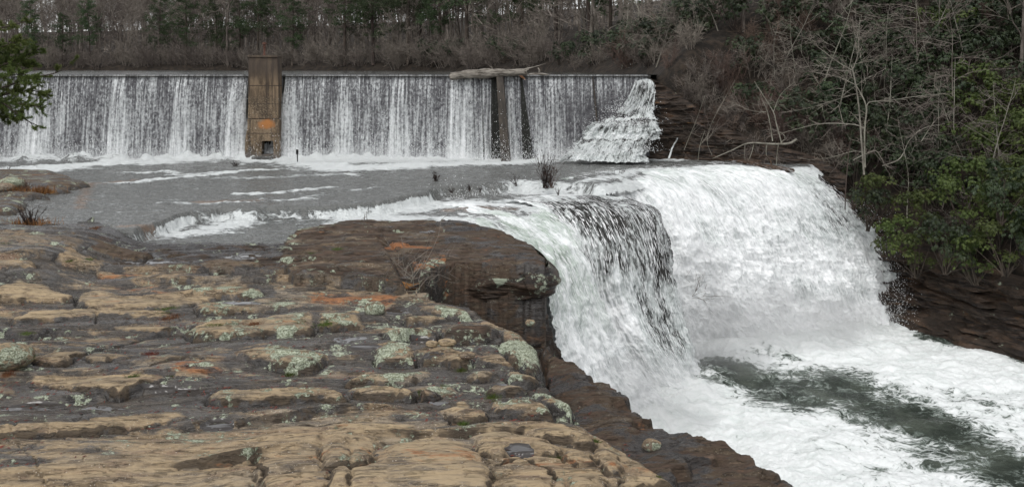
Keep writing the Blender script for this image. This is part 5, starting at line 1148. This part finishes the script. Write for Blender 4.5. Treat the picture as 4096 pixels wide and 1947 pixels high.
bush(551, 186, -.1, 24, 16, .5, 'reddish lower bush growing against the tallest river bush', mat='redtwig', seed=3)
bush(436, 181, 0, 11, 16, .45, 'small dark bush alone in mid river below the log', berries=.5, seed=4)
bush(236, 165.5, 0, 7.5, 16, 1.0, 'low round leafless bush in the shallows just left of the pier', seed=5, th=.016)
bush(31, 226, .0, 26, 26, .75, 'spreading red-stemmed bush with rusty base at the left shore', mat='blacktwig', seed=6, base=.5, th=.013)
bush(26, 192, .25, 18, 20, .6, 'brown twiggy clump on the rock shelf above the left shore', mat='redtwig', seed=7, base=.6, th=.013)
bush(44, 193, .2, 10, 10, .5, 'small rusty tuft at the right end of the left rock shelf', mat='redtwig', seed=8, base=.25)
bush(452, 191, -.1, 9, 10, .9, 'leftmost low twig clump at the white water edge', seed=9)
bush(470, 189, -.1, 9, 10, .9, 'low twig clump, second from the left in the row at the white water edge', seed=10)
bush(480, 190, -.1, 6, 9, .9, 'tiny twig clump, third in the row at the white water edge', seed=11)
bush(516, 184, -.1, 14, 9, .8, 'thin twig clump just left of the tallest river bush', seed=12)
bush(558, 193, -.1, 9, 7, 1.0, 'sparse twigs in the foam right of the tallest river bush', seed=13)
bush(618, 176, 0, 12, 12, 1.2, 'wide sparse twig clump where the river bends to the right fall', seed=14)
bush(8, 172, 0, 9, 8, .8, 'faint twigs in the foam at the left end of the dam', seed=15)
bush(366, 224, -.45, 16, 5, .8, 'few bare twigs at the tip of the brown rock beside the channel', mat='twig', seed=16)
bush(275, 294, -1.2, 32, 7, .35, 'sparse pinkish shrub growing from a crack in the middle of the ledge', mat='redtwig', seed=17, th=.008, upz=.02)
x_, y_, z_ = unp(416, 285, -1.3)
traced('crack_bush', [([(414,290),(412,270),(408,262)], (.02, .008)), ([(413,278),(425,262),(440,255),(452,244)], (.02, .006)), ([(411,282),(416,270),(436,261)], (.016, .006)), ([(412,276),(405,270),(402,256)], (.014, .006)), ([(411,284),(424,290),(431,278)], (.014, .006)), ([(410,283),(406,282),(408,289)], (.014, .006)), ([(412,280),(398,268),(394,256)], (.012, .005))], 33.5, 'straggly grey bush wedged in the diagonal crack of the dark block', 'bush', 'palebark', 6, 44)
traced('twigs_on_rock', [([(692,296),(700,292),(708,290)], (.014,.006)), ([(692,296),(698,288),(703,283)], (.012,.005)), ([(692,298),(700,297),(706,294)], (.01,.005))], 50.5, 'bare twigs sticking out of the dark rock nose in the falls', 'twigs', 'bark', 5, 45)
# ---- pine boughs reaching in from the left edge
def near_pine():
    random.seed(77); y0 = 24.0; base = Vector(upy(-78, 470, y0)); base.z = -1.1
    r = empty('pine_tree', base, label='near pine whose dark needled boughs reach in at the left edge', cat='pine tree')
    T = MB(); top = Vector(upy(-95, -260, y0)); T.tube([base-base, (top-base)*.3+Vector((.2, 0, 0)), (top-base)*.65, top-base], [.24, .2, .15, .08], 12); obj('trunk', T.mesh('trunk', M['darkbark']), r)
    LM = [([(-84,60),(-40,38),(0,28),(31,20)], .0), ([(-84,120),(-45,85),(-10,70),(20,58),(45,46)], .3), ([(-84,110),(-40,98),(0,88),(30,78),(58,72),(77,60)], -.3), ([(-84,130),(-40,105),(0,103),(25,104),(46,108)], .5),
          ([(-84,140),(-40,108),(-5,100),(15,112),(30,122),(45,128)], -.6), ([(-84,100),(-40,70),(0,62),(25,62),(38,66)], .9), ([(-84,90),(-50,62),(-15,52),(15,42),(28,38)], -.8), ([(-84,140),(-40,112),(0,96),(28,90),(50,95)], .7), ([(-84,120),(-30,90),(0,78),(22,74),(40,80)], -1.0), ([(-84,20),(-40,5),(0,-4),(20,-6)], .2),
          ([(-84,130),(-50,104),(-10,112),(12,118),(22,112)], .2), ([(-84,60),(-40,50),(-10,46),(12,50),(20,48)], .3)]
    for li, (P, dy) in enumerate(LM):
        Q = spl([upy(u, v, y0+dy*min(1, (u+84)/80)) for u, v in P], 22); B = MB(); Nn = MB(); Q = [Vector(q)-base for q in Q]
        B.tube(Q, list(np.linspace(.05, .008, 22)), 5)
        sp = li in (0, 2, 4, 9)
        for j in range(70 if not sp else 26):
            k_ = random.randrange(8, 21); q = Q[k_]; d = (Q[k_+1]-Q[k_]).normalized(); s_ = wander(q, d+rv(.65), random.uniform(.22, .62)*(1.25-k_/26), 3, .25, .03)
            B.tube(s_, [.010, .008, .006, .004], 3, False)
            for m_ in range(13):
                u_ = random.uniform(.1, 1); kk = min(int(u_*3), 2); c = s_[kk].lerp(s_[kk+1], u_*3-kk); ax = (s_[kk+1]-s_[kk]).normalized()
                for w_ in range(12):
                    e = c+(ax*.9+rv(.55)).normalized()*random.uniform(.05, .085); Nn.strip(c, e, .005, .0016)
        bo = obj('bough', B.mesh('bough', M['darkbark']), r); obj('needles', Nn.mesh('needles', M['nearneedle'], False), bo)
near_pine()
# ---- loose boulders
def boulder(u, v, z, wpx, hpx, dpx, label, lich, pale=.5, seed=1, brown=0., flat=.0):
    x, y, z0 = unp(u, v, z); k = y/F; bm = bmesh.new(); bmesh.ops.create_icosphere(bm, subdivisions=5, radius=1)
    for p in bm.verts:
        c = p.co; d = 1+.22*float(fbm(c.x*1.3+seed, c.y*1.3+c.z*.9, 4, seed))
        p.co = Vector((math.copysign(abs(c.x)**(1-flat), c.x)*wpx*.5*k*d, c.y*dpx*.5*k*d*1.0, math.copysign(abs(c.z)**(1-flat*.7), c.z)*hpx*.55*k*d))
    me = bpy.data.meshes.new('boulder'); bm.to_mesh(me); bm.free(); me.materials.append(M['rock']); me.polygons.foreach_set('use_smooth', np.ones(len(me.polygons), bool))
    co = np.empty(len(me.vertices)*3, np.float32); me.vertices.foreach_get('co', co); co = co.reshape(-1, 3)
    for n_, a in dict(lichen=np.full(len(co), lich), pale=np.full(len(co), pale), wet=.3*sst(.1, -.5, co[:, 2]/(hpx*k*.5)), brown=np.full(len(co), brown)).items():
        at = me.attributes.new(n_, 'FLOAT', 'POINT'); at.data.foreach_set('value', np.asarray(a, np.float32))
    o = obj('boulder', me, label=label, cat='boulder'); o.location = (x, y, z0+hpx*.36*k); return o
B_ = [(c1(60,420),-1.15,48,24,42,'large pale lichened boulder cut by the left picture edge',.75,.7),(c4(70,715),-1.0,22,9,22,'pale green lichened mound rock at the left shore',1.0,.4),(c2(325,90),-1.1,21,14,18,'round grey-green lichened boulder in the middle of the ledge',.9,.2),
 (c4(1985,992),-1.1,16,6,12,'small flat tan block beside the pinkish shrub',.3,1),(c2(700,298),-1.1,12,6,9,'left one of two small square orange-tan stones on the ledge',0,1),(c2(800,292),-1.1,18,7,10,'right one of two small orange-tan stones on the ledge',.1,1),
 (c4(80,262),.35,26,12,26,'grey-green lichened rock on the left river shelf',.95,.2),(c4(30,285),.3,20,9,24,'grey rock lying left of the lichened rock on the river shelf',.2,.1),(c2(930,375),-1.1,17,7,10,'dark wet stone under the orange slab',.1,0),(c2(2140,980),-2.9,20,12,18,'dark lichen-tipped boulder on the lower terrace above the gorge',.6,.0),
 (c4(950,950),-1.15,8,3,6,'tiny square tan stone on the flat ledge at left',0,1),(c2(1345,160),-1.2,10,6,8,'grey rounded stone at the rim of the lichened ledge',.6,.3),(c5(200,1165),-1.2,14,7,10,'flat pale stone below the round lichened boulder',.5,.8)]
for i, (p, z, w_, h_, d_, lab, li, pa) in enumerate(B_): boulder(p[0], p[1], z, w_, h_, d_, lab, li, pa, i+3, 0, .25 if i in (3,4,5,10) else .05)
# ---- grass tufts, moss and litter
def tuft(u, v, wpx, label, mat, hh=.12, n=260, seed=1, z=None):
    random.seed(seed); x, y, z0 = gp(u, v); z0 = ground_z(x, y); k = wpx*y/F*.5; G = MB()
    for i in range(n):
        p = Vector((random.gauss(0, k*.5), random.gauss(0, k*.8), -.02)); e = p+Vector((random.gauss(0, .05), random.gauss(0, .05), hh*random.uniform(.5, 1.1))); G.strip(p, e, .006, .002)
    o = obj('grass_tuft', G.mesh('grass_tuft', M[mat], False), label=label, cat='grass tuft'); o.location = (x, y, z0)
TF = [(c2(1510,1125),10,'bright green tuft beside the bottom puddle','grass',.08),(c2(905,855),9,'green tuft between the tan slabs at bottom centre','grass',.08),(c2(895,450),8,'green tuft beside the small slab at ledge centre','grass',.08),(c2(1100,655),13,'red and green tuft below the lichened slab','grass',.09),(c2(790,545),8,'small moss tuft left of the lichened slab','grass',.05),
 (c2(640,610),8,'dark green tuft by the puddle at ledge centre','grass',.07),(c1(1890,480),10,'round green tuft alone on the wet rock','grass',.09),(c1(1110,505),9,'green tuft at the tip of the large tan slab','grass',.07),(c1(870,555),12,'moss tuft under the front of the large tan slab','grass',.05),(c1(205,395),10,'green tuft beside the left edge boulder','grass',.10),(c1(50,495),14,'straw-coloured tuft under the left edge boulder','drygrass',.10),
 (c1(190,245),14,'red and green mossy patch above the tan slab at left','grass',.05),(c1(1120,105),22,'rusty red grass clump in the crack at upper left of the ledge','drygrass',.10),(c1(1100,65),18,'green moss strip above the rusty clump','grass',.06),(c1(1400,225),18,'moss strip under the long lichened slab','grass',.05),(c1(1930,195),16,'moss strip under the right end of the lichened slab','grass',.06),(c1(1000,355),16,'dark red leaf clump on the wet rock at left','leaf',.05),
 (c1(1660,215),14,'rust and green clump under the long lichened slab','drygrass',.07),(c4(2150,765),16,'bright moss patch on the brown rock','grass',.05),(c4(2360,738),9,'small moss patch at the right of the bright one','grass',.05),(c4(485,850),6,'tiny green tuft on the far wet rock','grass',.06),(c4(600,822),14,'moss strip on the far left slab','grass',.05),(c4(25,775),12,'green moss below the left shore mound','grass',.08),(c4(150,620),12,'rusty grass at the left shore','drygrass',.12),(c4(660,640),12,'rusty moss at the tip of the far ledge','drygrass',.05),(c2(1770,945),8,'green tuft at the rim of the big tan slab','grass',.06),(c2(10,208),16,'green grass strip below the stacked lichened slabs','grass',.06),(c2(2170,690+500),4,'tiny tuft on the lower terrace','grass',.04)]
for i, (p, w_, lab, mt, hh) in enumerate(TF): tuft(p[0], p[1], w_, lab, mt, hh, 60+int(w_*14), i)
random.seed(5); G = MB(); cnt = 0
while cnt < 1500:
    u = random.uniform(-40, 640); v = random.uniform(300, 500); x, y, z0 = gp(u, v)
    iu = int(np.argmin(abs(us-(512+x*F/y)))); iv = int(np.argmin(abs(vs-(V0+F*(ZC+.85)/y))))
    if wet[iv, iu] < .45 or not keep_ledge[iv, iu] or (fbm(np.array([x*.6]), np.array([y*.8]), 2, 99)[0] < -.02 and random.random() < .8): continue
    z0 = float(Z[iv, iu]); L = random.uniform(.02, .075) if random.random() < .9 else random.uniform(.06, .10); a = random.uniform(0, 3.14); d = Vector((math.cos(a), math.sin(a)*.8, random.uniform(-.1, .35)))*L; s_ = Vector((-d.y, d.x, .3*L))*random.uniform(.08, .4)
    p = Vector((x, y, z0+.012)); b0 = len(G.v); G.v += [p-d, p+s_, p+d, p-s_]; G.f.append((b0, b0+1, b0+2, b0+3)); cnt += 1
obj('leaf_litter', G.mesh('leaf_litter', M['leaf'], False), kind='stuff', label='scattered dark red leaves and needles on the wet rock')
left = [o for o in COL.objects if o.parent is None and o.location.z < -400]
for o in left:
    for ch in list(o.children): bpy.data.objects.remove(ch)
    bpy.data.objects.remove(o)
